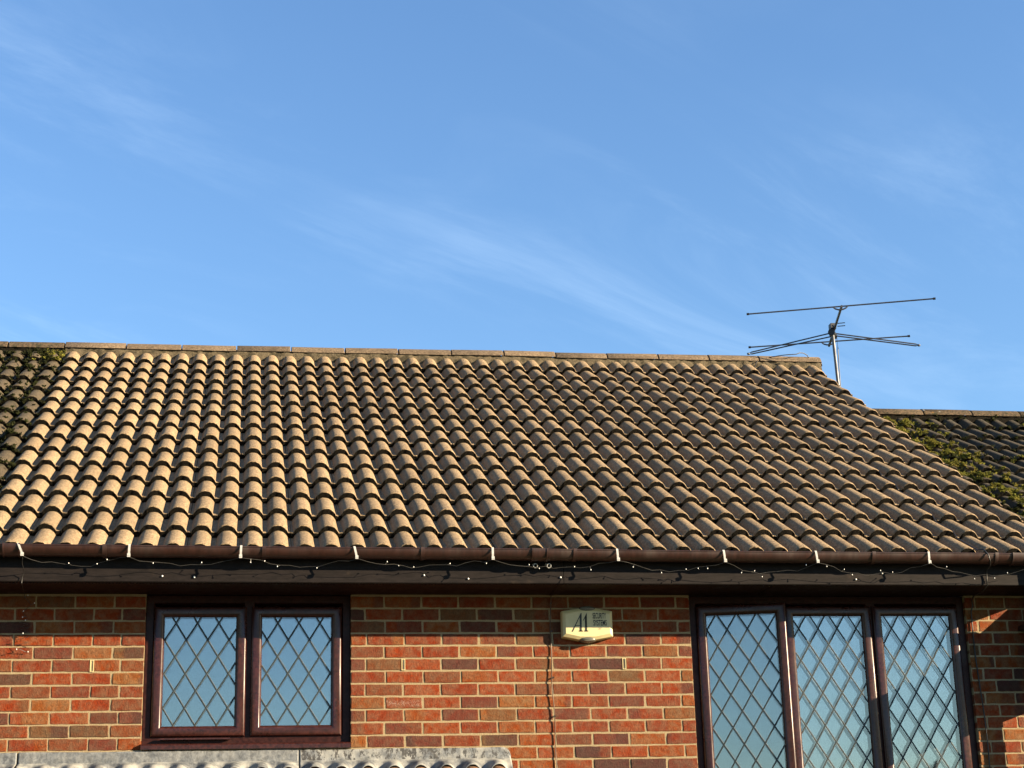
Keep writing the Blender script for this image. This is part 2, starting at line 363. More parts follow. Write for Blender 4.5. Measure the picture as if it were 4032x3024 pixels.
# ------------------------------------------------------------------ roof geometry
XC0 = -2.0433; PITCH = 0.5378; GA = 0.3392; YE = -0.4135; ZE = 0.3086
CP, SP = math.cos(PITCH), math.sin(PITCH)
APEX_ROW = 15.0
def roof_pt(x, d, n=0.0, drop=0.0, warp=True):
    """x along the eaves, d metres up the slope from the eave noses, n metres off the tile-crest plane"""
    w = 0.0
    if warp:
        fx = (x - XC0 + 0.2) / 6.5; fr = d / 5.1
        w = 0.030 * max(0, fx) * fr * fr + 0.006 * noise.noise(Vector((x * 0.7, d * 0.7, drop * 9)))
    return Vector((x, YE + CP * d - SP * n, ZE + SP * d + CP * n + w - drop))
RW, RH, TH = 0.0615, 0.046, 0.039
def roll_h(u):                       # height of one roll above the pan, u from its centre line
    q = abs(u) / RW
    return RH * (1 - q ** 2.6) if q < 1 else 0.0
US = [-0.1488]
for c in (-0.075, 0.075):
    for q in (-1, -0.96, -0.88, -0.77, -0.62, -0.44, -0.23, 0, 0.23, 0.44, 0.62, 0.77, 0.88, 0.96, 1): US.append(c + q * RW)
US.append(0.1488)
def tile_mesh(name, mats, seed, length=0.418):
    rr = random.Random(seed); V = []; F = []; mi = []; n = len(US)
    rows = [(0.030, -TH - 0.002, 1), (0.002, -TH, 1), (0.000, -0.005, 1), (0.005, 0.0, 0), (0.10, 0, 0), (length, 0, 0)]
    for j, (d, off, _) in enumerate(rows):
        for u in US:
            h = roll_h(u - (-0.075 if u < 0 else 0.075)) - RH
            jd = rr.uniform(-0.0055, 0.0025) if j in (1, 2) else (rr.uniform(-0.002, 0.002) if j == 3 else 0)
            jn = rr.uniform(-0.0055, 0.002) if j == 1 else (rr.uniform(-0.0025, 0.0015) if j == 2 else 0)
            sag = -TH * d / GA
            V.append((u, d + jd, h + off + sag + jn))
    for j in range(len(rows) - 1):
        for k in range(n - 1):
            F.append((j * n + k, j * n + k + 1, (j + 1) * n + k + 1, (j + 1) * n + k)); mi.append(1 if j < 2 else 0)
    m = mesh(name, V, F, mats, mi, 40)
    return m
def place_tile(m, parent, x, row, drop, warp, jit=1.0, gauge=GA, frame=None):
    d = row * gauge + R(-0.003, 0.003) * jit
    p0 = roof_pt(x, d, R(-0.0015, 0.0015) * jit, drop, warp); px = roof_pt(x + 0.1, d, 0, drop, warp) - roof_pt(x, d, 0, drop, warp); pd = roof_pt(x, d + 0.1, 0, drop, warp) - roof_pt(x, d, 0, drop, warp)
    ex = px.normalized(); ed = (pd - ex * pd.dot(ex)).normalized(); en = ex.cross(ed)
    mat = Matrix((ex, ed, en)).transposed().to_4x4()
    if row >= 14: mat = mat @ Matrix.Rotation(0.098, 4, 'X')     # the top course is kicked up by the ridge batten
    mat = mat @ Matrix.Rotation(R(-0.006, 0.006) * jit, 4, 'Z') @ Matrix.Rotation(R(-0.004, 0.004) * jit, 4, 'Y')
    mat.translation = p0 + Vector((R(-0.0015, 0.0015), 0, Z0)) - world_loc(parent)
    return mat
def deck(parent, x0, x1, drop, warp, name='roof'):
    """underlay sheet below the tiles on both slopes; the parent of the tiles"""
    b = MB(); n = 12; rows = 8; A = APEX_ROW * GA
    xs = [x0 + (x1 - x0) * i / n for i in range(n + 1)]
    V = []; F = []
    for j in range(rows + 1):
        for x in xs: V.append(roof_pt(x, 0.03 + (A - 0.03) * j / rows, -0.105, drop, warp))
    for j in range(rows):
        for i in range(n): F.append((j * (n + 1) + i, j * (n + 1) + i + 1, (j + 1) * (n + 1) + i + 1, (j + 1) * (n + 1) + i))
    ap = roof_pt(0, A, -0.105, drop, False); e = len(V)
    V += [(x0, 2 * ap.y + 0.4, roof_pt(0, 0, -0.1, drop, False).z), (x1, 2 * ap.y + 0.4, roof_pt(0, 0, -0.1, drop, False).z)]
    F.append((rows * (n + 1), rows * (n + 1) + n, e + 1, e))
    b.add(V, F); return b.build(name, M['deck'], parent)
def ridge_pieces(parent, joints, drop, warp, mat, bedmat, rad=0.118):
    A = APEX_ROW * GA
    for x0, x1 in zip(joints[:-1], joints[1:]):
        V = []; F = []; n = 12; half = math.radians(69)
        dz = R(-0.004, 0.004); gap = 0.005
        for k, (x, r, t) in enumerate(((x0 + gap, rad - 0.016, 0), (x0 + gap, rad, 0), (x0 + gap + 0.004, rad + 0.003, 0), (x1 - gap - 0.004, rad + 0.003, 1), (x1 - gap, rad, 1), (x1 - gap, rad - 0.016, 1))):
            ap = roof_pt(x, A, 0, drop, warp); zc = ap.z + 0.037 - rad + dz + R(-0.0015, 0.0015)
            for i in range(n + 1):
                a = -half + 2 * half * i / n
                V.append((x, ap.y + math.sin(a) * r, zc + math.cos(a) * r))
        for k in range(5):
            for i in range(n): F.append((k * (n + 1) + i, (k + 1) * (n + 1) + i, (k + 1) * (n + 1) + i + 1, k * (n + 1) + i + 1))
        b = MB(); b.add(V, F); b.build('ridge_tile', mat, parent, 35)
    # bedding mortar under the front and rear edges, with an uneven face
    b = MB(); V = []; F = []; n = int((joints[-1] - joints[0]) / 0.03); prof = [(-0.094, -0.034), (-0.100, -0.046), (-0.106, -0.075), (-0.112, -0.135), (0.128, -0.125), (0.108, -0.050)]
    for i in range(n + 1):
        x = joints[0] + 0.01 + (joints[-1] - joints[0] - 0.02) * i / n; ap = roof_pt(x, A, 0, drop, warp)
        for k, (y, z) in enumerate(prof):
            V.append((x, ap.y + y + (R(-0.013, 0.010) if k in (1, 2, 3) else 0), ap.z + z + (R(-0.003, 0.003) if k in (1, 2) else 0)))
    m_ = len(prof)
    for i in range(n):
        for k in range(m_): F.append((i * m_ + k, (i + 1) * m_ + k, (i + 1) * m_ + (k + 1) % m_, i * m_ + (k + 1) % m_))
    F.append(tuple(range(m_))); F.append(tuple(n * m_ + k for k in range(m_))[::-1])
    b.add(V, F); b.build('ridge_mortar', bedmat, parent, 60)

def ico(rr):
    t = (1 + 5 ** 0.5) / 2
    V = [(-1, t, 0), (1, t, 0), (-1, -t, 0), (1, -t, 0), (0, -1, t), (0, 1, t), (0, -1, -t), (0, 1, -t), (t, 0, -1), (t, 0, 1), (-t, 0, -1), (-t, 0, 1)]
    F = [(0, 11, 5), (0, 5, 1), (0, 1, 7), (0, 7, 10), (0, 10, 11), (1, 5, 9), (5, 11, 4), (11, 10, 2), (10, 7, 6), (7, 1, 8), (3, 9, 4), (3, 4, 2), (3, 2, 6), (3, 6, 8), (3, 8, 9), (4, 9, 5), (2, 4, 11), (6, 2, 10), (8, 6, 7), (9, 8, 1)]
    V = [Vector(v).normalized() for v in V]; mid = {}; F2 = []
    def md(a, b):
        k = (min(a, b), max(a, b))
        if k not in mid: mid[k] = len(V); V.append(((V[a] + V[b]) / 2).normalized())
        return mid[k]
    for a, b, c in F:
        x, y, z = md(a, b), md(b, c), md(c, a); F2 += [(a, x, z), (b, y, x), (c, z, y), (x, y, z)]
    return V, F2
ICOV, ICOF = ico(rnd)
T0 = (1 + 5 ** 0.5) / 2
SMV = [Vector(v).normalized() for v in ((-1, T0, 0), (1, T0, 0), (-1, -T0, 0), (1, -T0, 0), (0, -1, T0), (0, 1, T0), (0, -1, -T0), (0, 1, -T0), (T0, 0, -1), (T0, 0, 1), (-T0, 0, -1), (-T0, 0, 1))]
SMF = [(0, 11, 5), (0, 5, 1), (0, 1, 7), (0, 7, 10), (0, 10, 11), (1, 5, 9), (5, 11, 4), (11, 10, 2), (10, 7, 6), (7, 1, 8), (3, 9, 4), (3, 4, 2), (3, 2, 6), (3, 6, 8), (3, 8, 9), (4, 9, 5), (2, 4, 11), (6, 2, 10), (8, 6, 7), (9, 8, 1)]
def moss_clumps(parent, name, spots, mat, drop, warp):
    """each spot becomes a ragged tuft: a core lump and small shoots round it"""
    b = MB()
    for (x, d, n, r) in spots:
        c = roof_pt(x, d, n, drop, warp)
        q = [R(0.8, 1.3) for _ in range(3)]; sh = R(0, 6); V = []
        for v in ICOV:
            k = 0.72 * (1 + 0.6 * noise.noise(v * 2.3 + Vector((sh, sh * 3, x * 7)))); V.append(c + Vector((v.x * q[0] * k, v.y * q[1] * k, v.z * q[2] * 0.7 * k)) * r)
        b.add(V, ICOF)
        for i in range(int(4 + r * 420)):
            v = Vector((rnd.gauss(0, 1), rnd.gauss(0, 1) - 0.25, abs(rnd.gauss(0, 0.8)))).normalized(); e = c + Vector((v.x * q[0], v.y * q[1], v.z * 0.7 * q[2])) * r * R(0.55, 0.95)
            rs = R(0.0022, 0.0052); st = R(1.2, 2.4)
            b.add([e + (w + v * max(0, w.dot(v)) * st) * rs * R(0.75, 1.25) for w in SMV], SMF)
    o = b.build(name, mat, parent); tag(o, kind='stuff'); return o
def pan_n(x, x_first):               # height of the tile surface below the crest plane at x
    u = (x - x_first + 0.075) % 0.15 - 0.075
    return roll_h(u) - RH

# ------------------------------------------------------------------ middle house
house = empty('terraced_house', (1.0, 0, 0))
tag(house, 'red brick terraced house with sandy rolled roof tiles and leaded brown windows, in the middle', 'house', 'houses of the terrace')
XL, XR = XC0 - 0.075 - 0.15, XC0 + 42 * 0.15 + 0.075      # left party line, right verge
roof = deck(house, XL, XR - 0.02, 0.0, True)
tile_vars = [tile_mesh('roof_tile', [M['tile'], M['nose']], 100 + i) for i in range(7)]
slots = []
for row in range(15):
    for k in range(22): slots.append((row, XC0 + 0.15 * (-0.5 + 2 * k)))
left = []
for i, (row, x) in enumerate(slots):
    m = tile_vars[rnd.randrange(7)]; mat = place_tile(m, roof, x, row, 0.0, True)
    if i < 300: link('roof_tile', m, roof, mat=mat)
    else: left.append((m, mat))
b = MB()
for m, mat in left:
    base = len(b.V); b.V += [mat @ v.co for v in m.vertices]
    for p in m.polygons: b.F.append(tuple(i + base for i in p.vertices)); b.mi.append(p.material_index)
tm = mesh('top_course_tiles', b.V, b.F, [M['tile'], M['nose']], b.mi, 40)
tag(link('top_course_tiles', tm, roof), kind='stuff')
j0 = 0.542 - 0.461 * 6
ridge_pieces(roof, [XL] + [j0 + 0.461 * k for k in range(1, 14)] + [XR + 0.02], 0.0, True, M['ridge'], M['bed'])
b = MB(); ap = roof_pt(XR, APEX_ROW * GA, 0, 0, True); n = 14
V = [(XR + 0.021, ap.y, ap.z - 0.05)]; F = []
for (dx_, rr_) in ((0.010, 0.106), (0.022, 0.098), (0.030, 0.075)):
    for i in range(n + 1):
        t = -math.radians(78) + 2 * math.radians(78) * i / n; V.append((XR + dx_, ap.y + math.sin(t) * rr_, ap.z + 0.037 - 0.118 + math.cos(t) * rr_ + R(-0.002, 0.002)))
for j in range(2):
    for i in range(n): p = 1 + j * (n + 1) + i; F.append((p, p + 1, p + n + 2, p + n + 1))
F.append(tuple(1 + 2 * (n + 1) + i for i in range(n + 1)))
b.add(V[0:], F); b.build('ridge_end_plug', M['bed'], roof, 60)
# verge bedding on the right gable edge
b = MB()
for k in range(30):
    d0, d1 = 5.05 * k / 30, 5.05 * (k + 1) / 30
    p = roof_pt(XR - 0.02, d0, 0, 0, True); q = roof_pt(XR - 0.02, d1, 0, 0, True)
    b.add([(XR - 0.06, p.y, p.z - 0.16), (XR - 0.012, p.y, p.z - 0.16), (XR - 0.012, p.y, p.z - 0.075), (XR - 0.06, p.y, p.z - 0.075), (XR - 0.06, q.y, q.z - 0.16), (XR - 0.012, q.y, q.z - 0.16), (XR - 0.012, q.y, q.z - 0.075), (XR - 0.06, q.y, q.z - 0.075)],
          [(0, 3, 2, 1), (4, 5, 6, 7), (0, 1, 5, 4), (1, 2, 6, 5), (2, 3, 7, 6), (3, 0, 4, 7)])
b.build('verge_mortar', M['bed'], roof)

# ---- wall: a mortar body with the two window openings, bricks set proud of it
LW = (-1.306, -0.102, -0.822); RWN = (1.980, 3.775, -1.262)
WT = 0.0835
b = MB()
my0, my1 = 0.0030, 0.28
def wall_strip(x0, x1, z0, z1): b.box(x0, x1, my0, my1, z0, z1)
wall_strip(XL, LW[0], -Z0, WT); wall_strip(LW[0], LW[1], -Z0, LW[2]); wall_strip(LW[1], RWN[0], -Z0, WT); wall_strip(RWN[0], RWN[1], -Z0, RWN[2]); wall_strip(RWN[1], XR - 0.05, -Z0, WT)
# gable above the lower neighbour and rear wall
b.box(XR - 0.30, XR - 0.05, my1, 8.3, -Z0, WT); b.box(XL, XR - 0.3, 8.05, 8.3, -Z0, WT)
b.add([(XR - 0.30, 0, WT), (XR - 0.05, 0, WT), (XR - 0.05, 8.3, WT), (XR - 0.30, 8.3, WT), (XR - 0.30, 3.95, 2.72), (XR - 0.05, 3.95, 2.72)], [(0, 4, 3), (1, 2, 5), (0, 1, 5, 4), (2, 3, 4, 5), (0, 3, 2, 1)])
wall = b.build('wall', M['mortar'], house)
brick_cache = {}
def brick_mesh(L, var):
    key = (round(L * 200), var)
    if key in brick_cache: return brick_cache[key]
    L = round(L * 200) / 200; rr = random.Random(hash(key) & 0xffff); H = 0.0662; V = []; F = []
    nx = max(2, int(L / 0.027)); nz = 3; out = []
    for i in range(nx): out.append((-L / 2 + L * i / nx, -H / 2))
    for i in range(nz): out.append((L / 2, -H / 2 + H * i / nz))
    for i in range(nx): out.append((L / 2 - L * i / nx, H / 2))
    for i in range(nz): out.append((-L / 2, H / 2 - H * i / nz))
    n = len(out)
    out = [(x + rr.uniform(-0.0017, 0.0017), z + rr.uniform(-0.0014, 0.0014)) for x, z in out]
    for ci in (0, nx, nx + nz, 2 * nx + nz):               # worn corners
        q = rr.uniform(0.0, 0.0014) * (1 if rr.random() < 0.85 else 3.0); x, z = out[ci]
        out[ci] = (x - math.copysign(q, x), z - math.copysign(q * rr.uniform(0.5, 1), z))
    for (y, ins) in ((0.05, 0.0), (0.0035, 0.0), (0.0, 0.0035)):
        for x, z in out:
            V.append((x * (1 - 2 * ins / L), y + (rr.uniform(-0.0006, 0.0006) if y == 0 else 0), z * (1 - 2 * ins / H)))
    for j in range(2):
        for k in range(n): F.append((j * n + k, j * n + (k + 1) % n, (j + 1) * n + (k + 1) % n, (j + 1) * n + k))
    F.append(tuple(2 * n + k for k in range(n)))
    m = mesh('brick', V, F, M['brick'], None, 30); brick_cache[key] = m; return m
def lay(x0, x1, row, joints):
    """bricks of one course between x0 and x1, joint centres given"""
    js = [x0 - 0.005] + sorted(j for j in joints if x0 + 0.03 < j < x1 - 0.03) + [x1 + 0.005]
    for a, c in zip(js[:-1], js[1:]):
        L = c - a - 0.0092 + R(-0.0015, 0.0015)
        if L < 0.02: continue
        zc = -0.075 * row + 0.0375 + R(-0.0012, 0.0012)
        o = link('brick', brick_mesh(L, rnd.randrange(4)), wall)
        o.location = Vector(((a + c) / 2, R(-0.0015, 0.0015), zc + Z0)) - world_loc(wall)
        o.rotation_euler = (R(-0.006, 0.006), R(-0.005, 0.005), R(-0.006, 0.006))
        if row == 8 and a < 0.21 < c: o.material_slots[0].link = 'OBJECT'; o.material_slots[0].material = M['brick_bloom']; o['label'] = 'brick with a white chalky bloom'
def grid(o): return [o + 0.225 * i for i in range(-14, 22)]
for row in range(0, 18):
    z_top = -0.075 * row + 0.075
    odd = row % 2 == 1
    jr = R(-0.006, 0.006)
    if row <= 11: lay(XL + 0.0, LW[0], row, ([-2.05, -1.826, -1.603, -1.440] if odd else [-1.936, -1.711, -1.487]))
    lay(LW[1] if row <= 10 else (LW[1] if row == 11 else 0.10), RWN[0], row, [j + jr for j in (grid(-0.0136) if odd else grid(0.0989))])
    lay(RWN[1], XR - 0.05, row, [3.935 + jr, 4.16 + jr] if odd else [3.848 + jr, 4.045 + jr])

# ---- weep / perpend vents: three slots left open in the fourth lit course
for x in (-1.600, 0.210, 1.555):
    b = MB(); z = -0.075 * 5 + 0.0375
    b.ring(x - 0.011, x + 0.011, z - 0.034, z + 0.034, [(0, 0.002), (0, -0.003), (0.004, -0.003), (0.004, 0.004)])
    b.box(x - 0.007, x + 0.007, 0.0024, 0.0028, z - 0.030, z + 0.030)
    b.build('weep_vent', M['cream'], wall)

# ---- eaves: soffit, vent strip, fascia, gutter
SZ = 0.0835; FY = -0.375
b = MB(); b.box(XL, XR - 0.02, FY + 0.018, 0.02, SZ, SZ + 0.012)
soff = b.build('soffit', M['soffit'], house)
b = MB()
x = XL + 0.01
while x < XR - 0.04:
    b.box(x, x + 0.010, FY + 0.022, FY + 0.036, SZ - 0.005, SZ - 0.0005); x += 0.019
tag(b.build('vent_strip', M['soffit'], soff), kind='stuff')
for x in (-0.62, 1.105, 2.42):
    b = MB(); b.box(x, x + 0.028, FY + 0.04, -0.002, SZ - 0.004, SZ - 0.0004); b.build('soffit_joint_cover', M['soffit'], soff)
def fz(x): return -0.0012 * (x - 1.0) + 0.002 * noise.noise(Vector((x * 0.8, 3.3, 0)))
for (fx0, fx1) in ((XL, 1.128), (1.131, XR - 0.02)):
    b = MB(); xs = [fx0 + (fx1 - fx0) * i / 14 for i in range(15)]
    b.sweep_x([(FY, SZ + 0.002), (FY, SZ + 0.185), (FY + 0.018, SZ + 0.185), (FY + 0.018, SZ - 0.003), (FY + 0.004, SZ - 0.003)], xs, fz)
    b.build('fascia', M['fascia'], house)
GY, GR = -0.436, 0.056
def gz(x): return 0.271 - 0.0036 * (x + 1.68) + 0.0012 * math.sin(x * 2.1)
b = MB(); prof = []
for i in range(15): a = math.pi + math.pi * i / 14; prof.append((GY - GR * math.cos(a) * -1 * -1, GR * math.sin(a)))
prof = [(GY + GR * math.cos(math.pi + math.pi * i / 14), GR * math.sin(math.pi + math.pi * i / 14)) for i in range(15)]
prof = [(GY - GR - 0.003, -0.002), (GY - GR - 0.003, 0.003), (GY - GR + 0.003, 0.003)] [::-1] + prof[0:] if False else prof
inner = [(GY + (GR - 0.003) * math.cos(math.pi + math.pi * i / 14), (GR - 0.003) * math.sin(math.pi + math.pi * i / 14) + 0.001) for i in range(15)][::-1]
b.sweep_x(prof + inner, [XL + 0.06 + (XR - 0.12 - XL - 0.03) * i / 30 for i in range(31)], gz)
# rolled front lip
b.tube([(XL + 0.06 + (XR - 0.12 - XL - 0.03) * i / 30, GY - GR + 0.001, gz(XL + 0.06 + (XR - 0.12 - XL - 0.03) * i / 30)) for i in range(31)], 0.0042, 8)
gutter = b.build('gutter', M['gutter'], house, 40)
def strap(name, x, w, grow, parent=gutter):
    b = MB(); P = []
    for i in range(15):
        a = math.pi + math.pi * i / 14; P.append((GY + (GR + grow) * math.cos(a), (GR + grow) * math.sin(a)))
    Q = [(GY + (GR + 0.0005) * math.cos(math.pi + math.pi * i / 14), (GR + 0.0005) * math.sin(math.pi + math.pi * i / 14)) for i in range(15)][::-1]
    P = [(GY - GR - grow, 0.006)] + P + [(GY + GR + grow, 0.006)]
    Q = [(GY + GR + 0.0005, 0.006)] + Q + [(GY - GR - 0.0005, 0.006)]
    b.sweep_x(P + Q, [x - w / 2, x + w / 2], gz); return b.build(name, M['gutter'], parent, 40)
for x in (-1.521, -0.628, 0.283, 1.182, 2.10, 3.016, 3.80): strap('gutter_bracket', x, 0.022, 0.005)
for x in (-2.03, 0.972, 3.95):
    strap('gutter_union', x, 0.085, 0.004)
    strap('union_clip', x - 0.044, 0.009, 0.008); strap('union_clip', x + 0.044, 0.009, 0.008)
# two white overflow pipes poking out below the gutter
for x in (0.957, 1.030):
    b = MB(); zc = 0.186; ro, ri = 0.0135, 0.0105; V = []; F = []; n = 16
    dv = Vector((0.10 if x > 1 else -0.04, -1, -0.30)).normalized(); aa = dv.cross(Vector((0, 0, 1))).normalized(); bb = dv.cross(aa)
    p0 = Vector((x, FY + 0.012, zc + 0.01)); p1 = p0 + dv * 0.062
    for p, r in ((p0, ro), (p1, ro), (p1, ri), (p0, ri)):
        for k in range(n): t = 2 * math.pi * k / n; V.append(p + (aa * math.cos(t) + bb * math.sin(t)) * r)
    for j in range(3):
        for k in range(n): F.append((j * n + k, j * n + (k + 1) % n, (j + 1) * n + (k + 1) % n, (j + 1) * n + k))
    b.add(V, F); b.build('overflow_pipe', M['white'], house, 40)
# downpipe at the right end
b = MB(); dx = 4.168
b.tube([(dx, GY, gz(dx) - 0.05), (dx, GY, gz(dx) - 0.10), (dx, GY + 0.03, 0.075), (dx, -0.19, -0.055), (dx, -0.155, -0.10), (dx, -0.15, -0.16), (dx, -0.15, -Z0 + 0.1)], 0.034, 16)
dp = b.build('downpipe', M['gutter'], house, 40)
for z in (-0.13, -1.6, -3.4):
    b = MB(); b.tube([(dx, -0.15, z - 0.03), (dx, -0.15, z + 0.03)], 0.041, 16); b.box(dx - 0.055, dx + 0.055, -0.112, -0.002, z - 0.015, z + 0.015); b.build('pipe_collar', M['gutter'], dp, 40)

# ---- windows
def grain_mats(): return M['upvc']
def clip_seg(x0, x1, z0, z1, px, pz, dx_, dz_):
    t0, t1 = -9, 9
    for p, d, lo, hi in ((px, dx_, x0, x1), (pz, dz_, z0, z1)):
        a, c = (lo - p) / d, (hi - p) / d
        if a > c: a, c = c, a
        t0, t1 = max(t0, a), min(t1, c)
    return (t0, t1) if t1 - t0 > 0.03 else None
def lead_lattice(parent, gx0, gx1, gz0, gz1, y0, cx, cz, Wd, Hd, wid, thick, tilt=0.0):
    for sgn in (1, -1):
        d = Vector((Wd / 2, sgn * Hd / 2)).normalized(); nrm = Vector((-d.y, d.x))
        for i in range(-16, 17):
            cl = clip_seg(gx0, gx1, gz0, gz1, cx + i * Wd, cz, d.x, d.y)
            if not cl: continue
            a = Vector((cx + i * Wd, cz)) + d * cl[0]; c = Vector((cx + i * Wd, cz)) + d * cl[1]
            b = MB(); V = []; w = wid / 2; th = thick + (0.0005 if sgn > 0 else 0)
            n = 3; steps = 9
            for q in range(steps):
                p = a.lerp(c, q / (steps - 1)) + nrm * R(-0.0008, 0.0008); y = y0 + tilt * (p.y - gz0)
                V += [(p.x + nrm.x * -w, y, p.y + nrm.y * -w), (p.x + nrm.x * -w * 0.55, y - th, p.y + nrm.y * -w * 0.55), (p.x + nrm.x * w * 0.55, y - th, p.y + nrm.y * w * 0.55), (p.x + nrm.x * w, y, p.y + nrm.y * w)]
            F = []
            for q in range(steps - 1):
                for k in range(3): F.append((q * 4 + k, q * 4 + k + 1, (q + 1) * 4 + k + 1, (q + 1) * 4 + k))
            b.add(V, F); b.build('lead_strip', M['came'], parent, 20)
SASH = [(0.0, 0.046), (0.0, 0.024), (0.0015, 0.0190), (0.0055, 0.0135), (0.0115, 0.0092), (0.0175, 0.0075), (0.0415, 0.0075), (0.0475, 0.0095), (0.0535, 0.0138), (0.0585, 0.0200), (0.0620, 0.0275), (0.0630, 0.034)]
def window(name_label, x0, x1, z0, z1, sashes, mull):
    w = empty('window', (0, 0, 0)); w.parent = house; w.location = Vector(((x0 + x1) / 2, 0.05, z0 + Z0)) - world_loc(house)
    w['label'] = name_label
    b = MB()
    b.ring(x0 + 0.001, x1 - 0.001, z0, z1, [(0.0, 0.10), (0.0, 0.034), (0.003, 0.030), (0.044, 0.030), (0.048, 0.036), (0.050, 0.10)])
    b.build('frame', M['upvc_frame'], w, 20)
    for mxx in mull:
        b = MB(); b.ring(mxx - 0.030, mxx + 0.030, z0 + 0.01, z1 - 0.01, [(0, 0.10), (0, 0.034), (0.004, 0.0295), (0.0299, 0.0295)]); b.build('mullion', M['upvc_frame'], w, 20)
    global XF
    for (sx0, sx1, sz0, sz1, lx, lz, tilt, ajar) in sashes:
        if ajar:
            h = Vector((sx0, 0.020, 0)); XF = Matrix.Translation(h) @ Matrix.Rotation(-math.radians(ajar), 4, 'Z') @ Matrix.Translation(-h)
        b = MB(); b.ring(sx0, sx1, sz0, sz1, SASH); b.build('sash', M['upvc'], w, 35)
        gx0, gx1, gz0, gz1 = sx0 + 0.0615, sx1 - 0.0615, sz0 + 0.0615, sz1 - 0.0615
        gy = 0.0315
        b = MB(); V = []; nx, nz = 2, 2
        dz_ = tilt * (gz1 - gz0)
        b.add([(gx0, gy, gz0), (gx1, gy, gz0), (gx1, gy + dz_, gz1), (gx0, gy + dz_, gz1)], [(0, 1, 2, 3)])
        b.build('glass_pane', M['glass'], w)
        gi = gy + 0.030; b = MB(); b.add([(gx0, gi, gz0), (gx1, gi, gz0), (gx1, gi + dz_, gz1), (gx0, gi + dz_, gz1)], [(0, 1, 2, 3)]); b.build('inner_glass_pane', M['glass_in'], w)
        lead_lattice(w, gx0, gx1, gz0, gz1, gy - 0.0008, lx, lz, 0.1245, 0.199, 0.0094, 0.0016, tilt)
        lead_lattice(w, gx0, gx1, gz0, gz1, gy + 0.0290, lx, lz, 0.1245, 0.199, 0.0094, 0.0012, tilt)
        XF = None
    b = MB(); b.box(x0 - 0.2, x1 + 0.2, 0.32, 1.8, z0 - 0.3, z1 + 0.2)
    b.F = [f for i, f in enumerate(b.F) if i != 2]; b.mi = [0] * len(b.F)
    b.build('room_lining', M['room'], w)
    return w
GL = -0.685
w1 = window('two-light window left of the wall, both casements closed', LW[0], LW[1], LW[2] + 0.036, WT - 0.002,
       [(-1.2575, -0.7165, -0.7475, 0.0135, -1.005, GL + 0.006, 0.0, 0), (-0.6885, -0.1555, -0.7475, 0.0135, -0.409, GL + 0.006, 0.004, 0)], [-0.7025])
b = MB(); b.sweep_x([(0.10, LW[2] + 0.040), (0.028, LW[2] + 0.040), (-0.022, LW[2] + 0.030), (-0.026, LW[2] + 0.024), (-0.026, LW[2] + 0.002), (-0.018, LW[2] - 0.001), (0.10, LW[2] - 0.001)], [LW[0] + 0.0005, LW[1] - 0.0005])
b.build('sill', M['upvc'], w1, 20)
b = MB(); b.sweep_x([(0.012, -0.752), (-0.010, -0.7565), (-0.010, -0.765), (0.028, -0.765)], [-1.20, -0.80]); b.build('drip_bar', M['upvc'], w1, 20)
w2 = window('tall three-light window right of the alarm box, its left casement ajar', RWN[0], RWN[1], RWN[2] + 0.036, WT - 0.002,
       [(2.0255, 2.5755, -1.19, 0.0185, 2.212, -0.330, 0.0, 13.0), (2.5875, 3.1515, -1.19, 0.0185, 2.93, -0.120, -0.004, 0), (3.1625, 3.7265, -1.19, 0.0185, 3.41, -0.120, -0.006, 0)], [2.5805, 3.157])
b = MB(); b.sweep_x([(0.10, RWN[2] + 0.040), (0.028, RWN[2] + 0.040), (-0.022, RWN[2] + 0.030), (-0.026, RWN[2] + 0.002), (0.10, RWN[2] - 0.001)], [RWN[0] + 0.0005, RWN[1] - 0.0005]); b.build('sill', M['upvc'], w2, 20)

# ---- lean-to roof below the left window: tiles under a lead flashing
lean = empty('lean_to_roof', (0, 0, 0)); lean.parent = house; lean.location = Vector((-0.8, -0.2, -1.2 + Z0)) - world_loc(house)
LP = math.radians(23); LC = -0.011
lt = [tile_mesh('lean_to_tile', [tile_mat('lean_to_tile_concrete', (0.36, 0.19, 0.10), (0.15, 0.085, 0.05), 0.4, 0.12), M['nose']], 300)]
lt += [tile_mesh('lean_to_tile', [lt[0].materials[0], M['nose']], 301)]
for row in range(3):
    for k in range(-9, 3):
        xc = LC + 0.152 * 2 * k + 0.076
        if xc > 0.85: continue
        d = -0.355 - 0.33 * row
        p = Vector((xc, -0.012 + d * math.cos(LP), -0.869 + d * math.sin(LP)))
        mat = Matrix.Rotation(LP, 4, 'X') @ Matrix.Rotation(R(-0.006, 0.006), 4, 'Z') @ Matrix.Diagonal((1.0133, 1, 1, 1)); mat.translation = p + Vector((0, 0, Z0)) - world_loc(lean)
        link('lean_to_tile', lt[rnd.randrange(2)], lean, mat=mat)
b = MB(); b.box(-2.9, 0.80, -1.15, 0.0, -1.55, -1.50); b.add([(-2.9, -1.1, -1.47), (0.80, -1.1, -1.47), (0.80, -0.005, -1.005), (-2.9, -0.005, -1.005)], [(0, 1, 2, 3)]); b.build('lean_to_deck', M['deck'], lean)
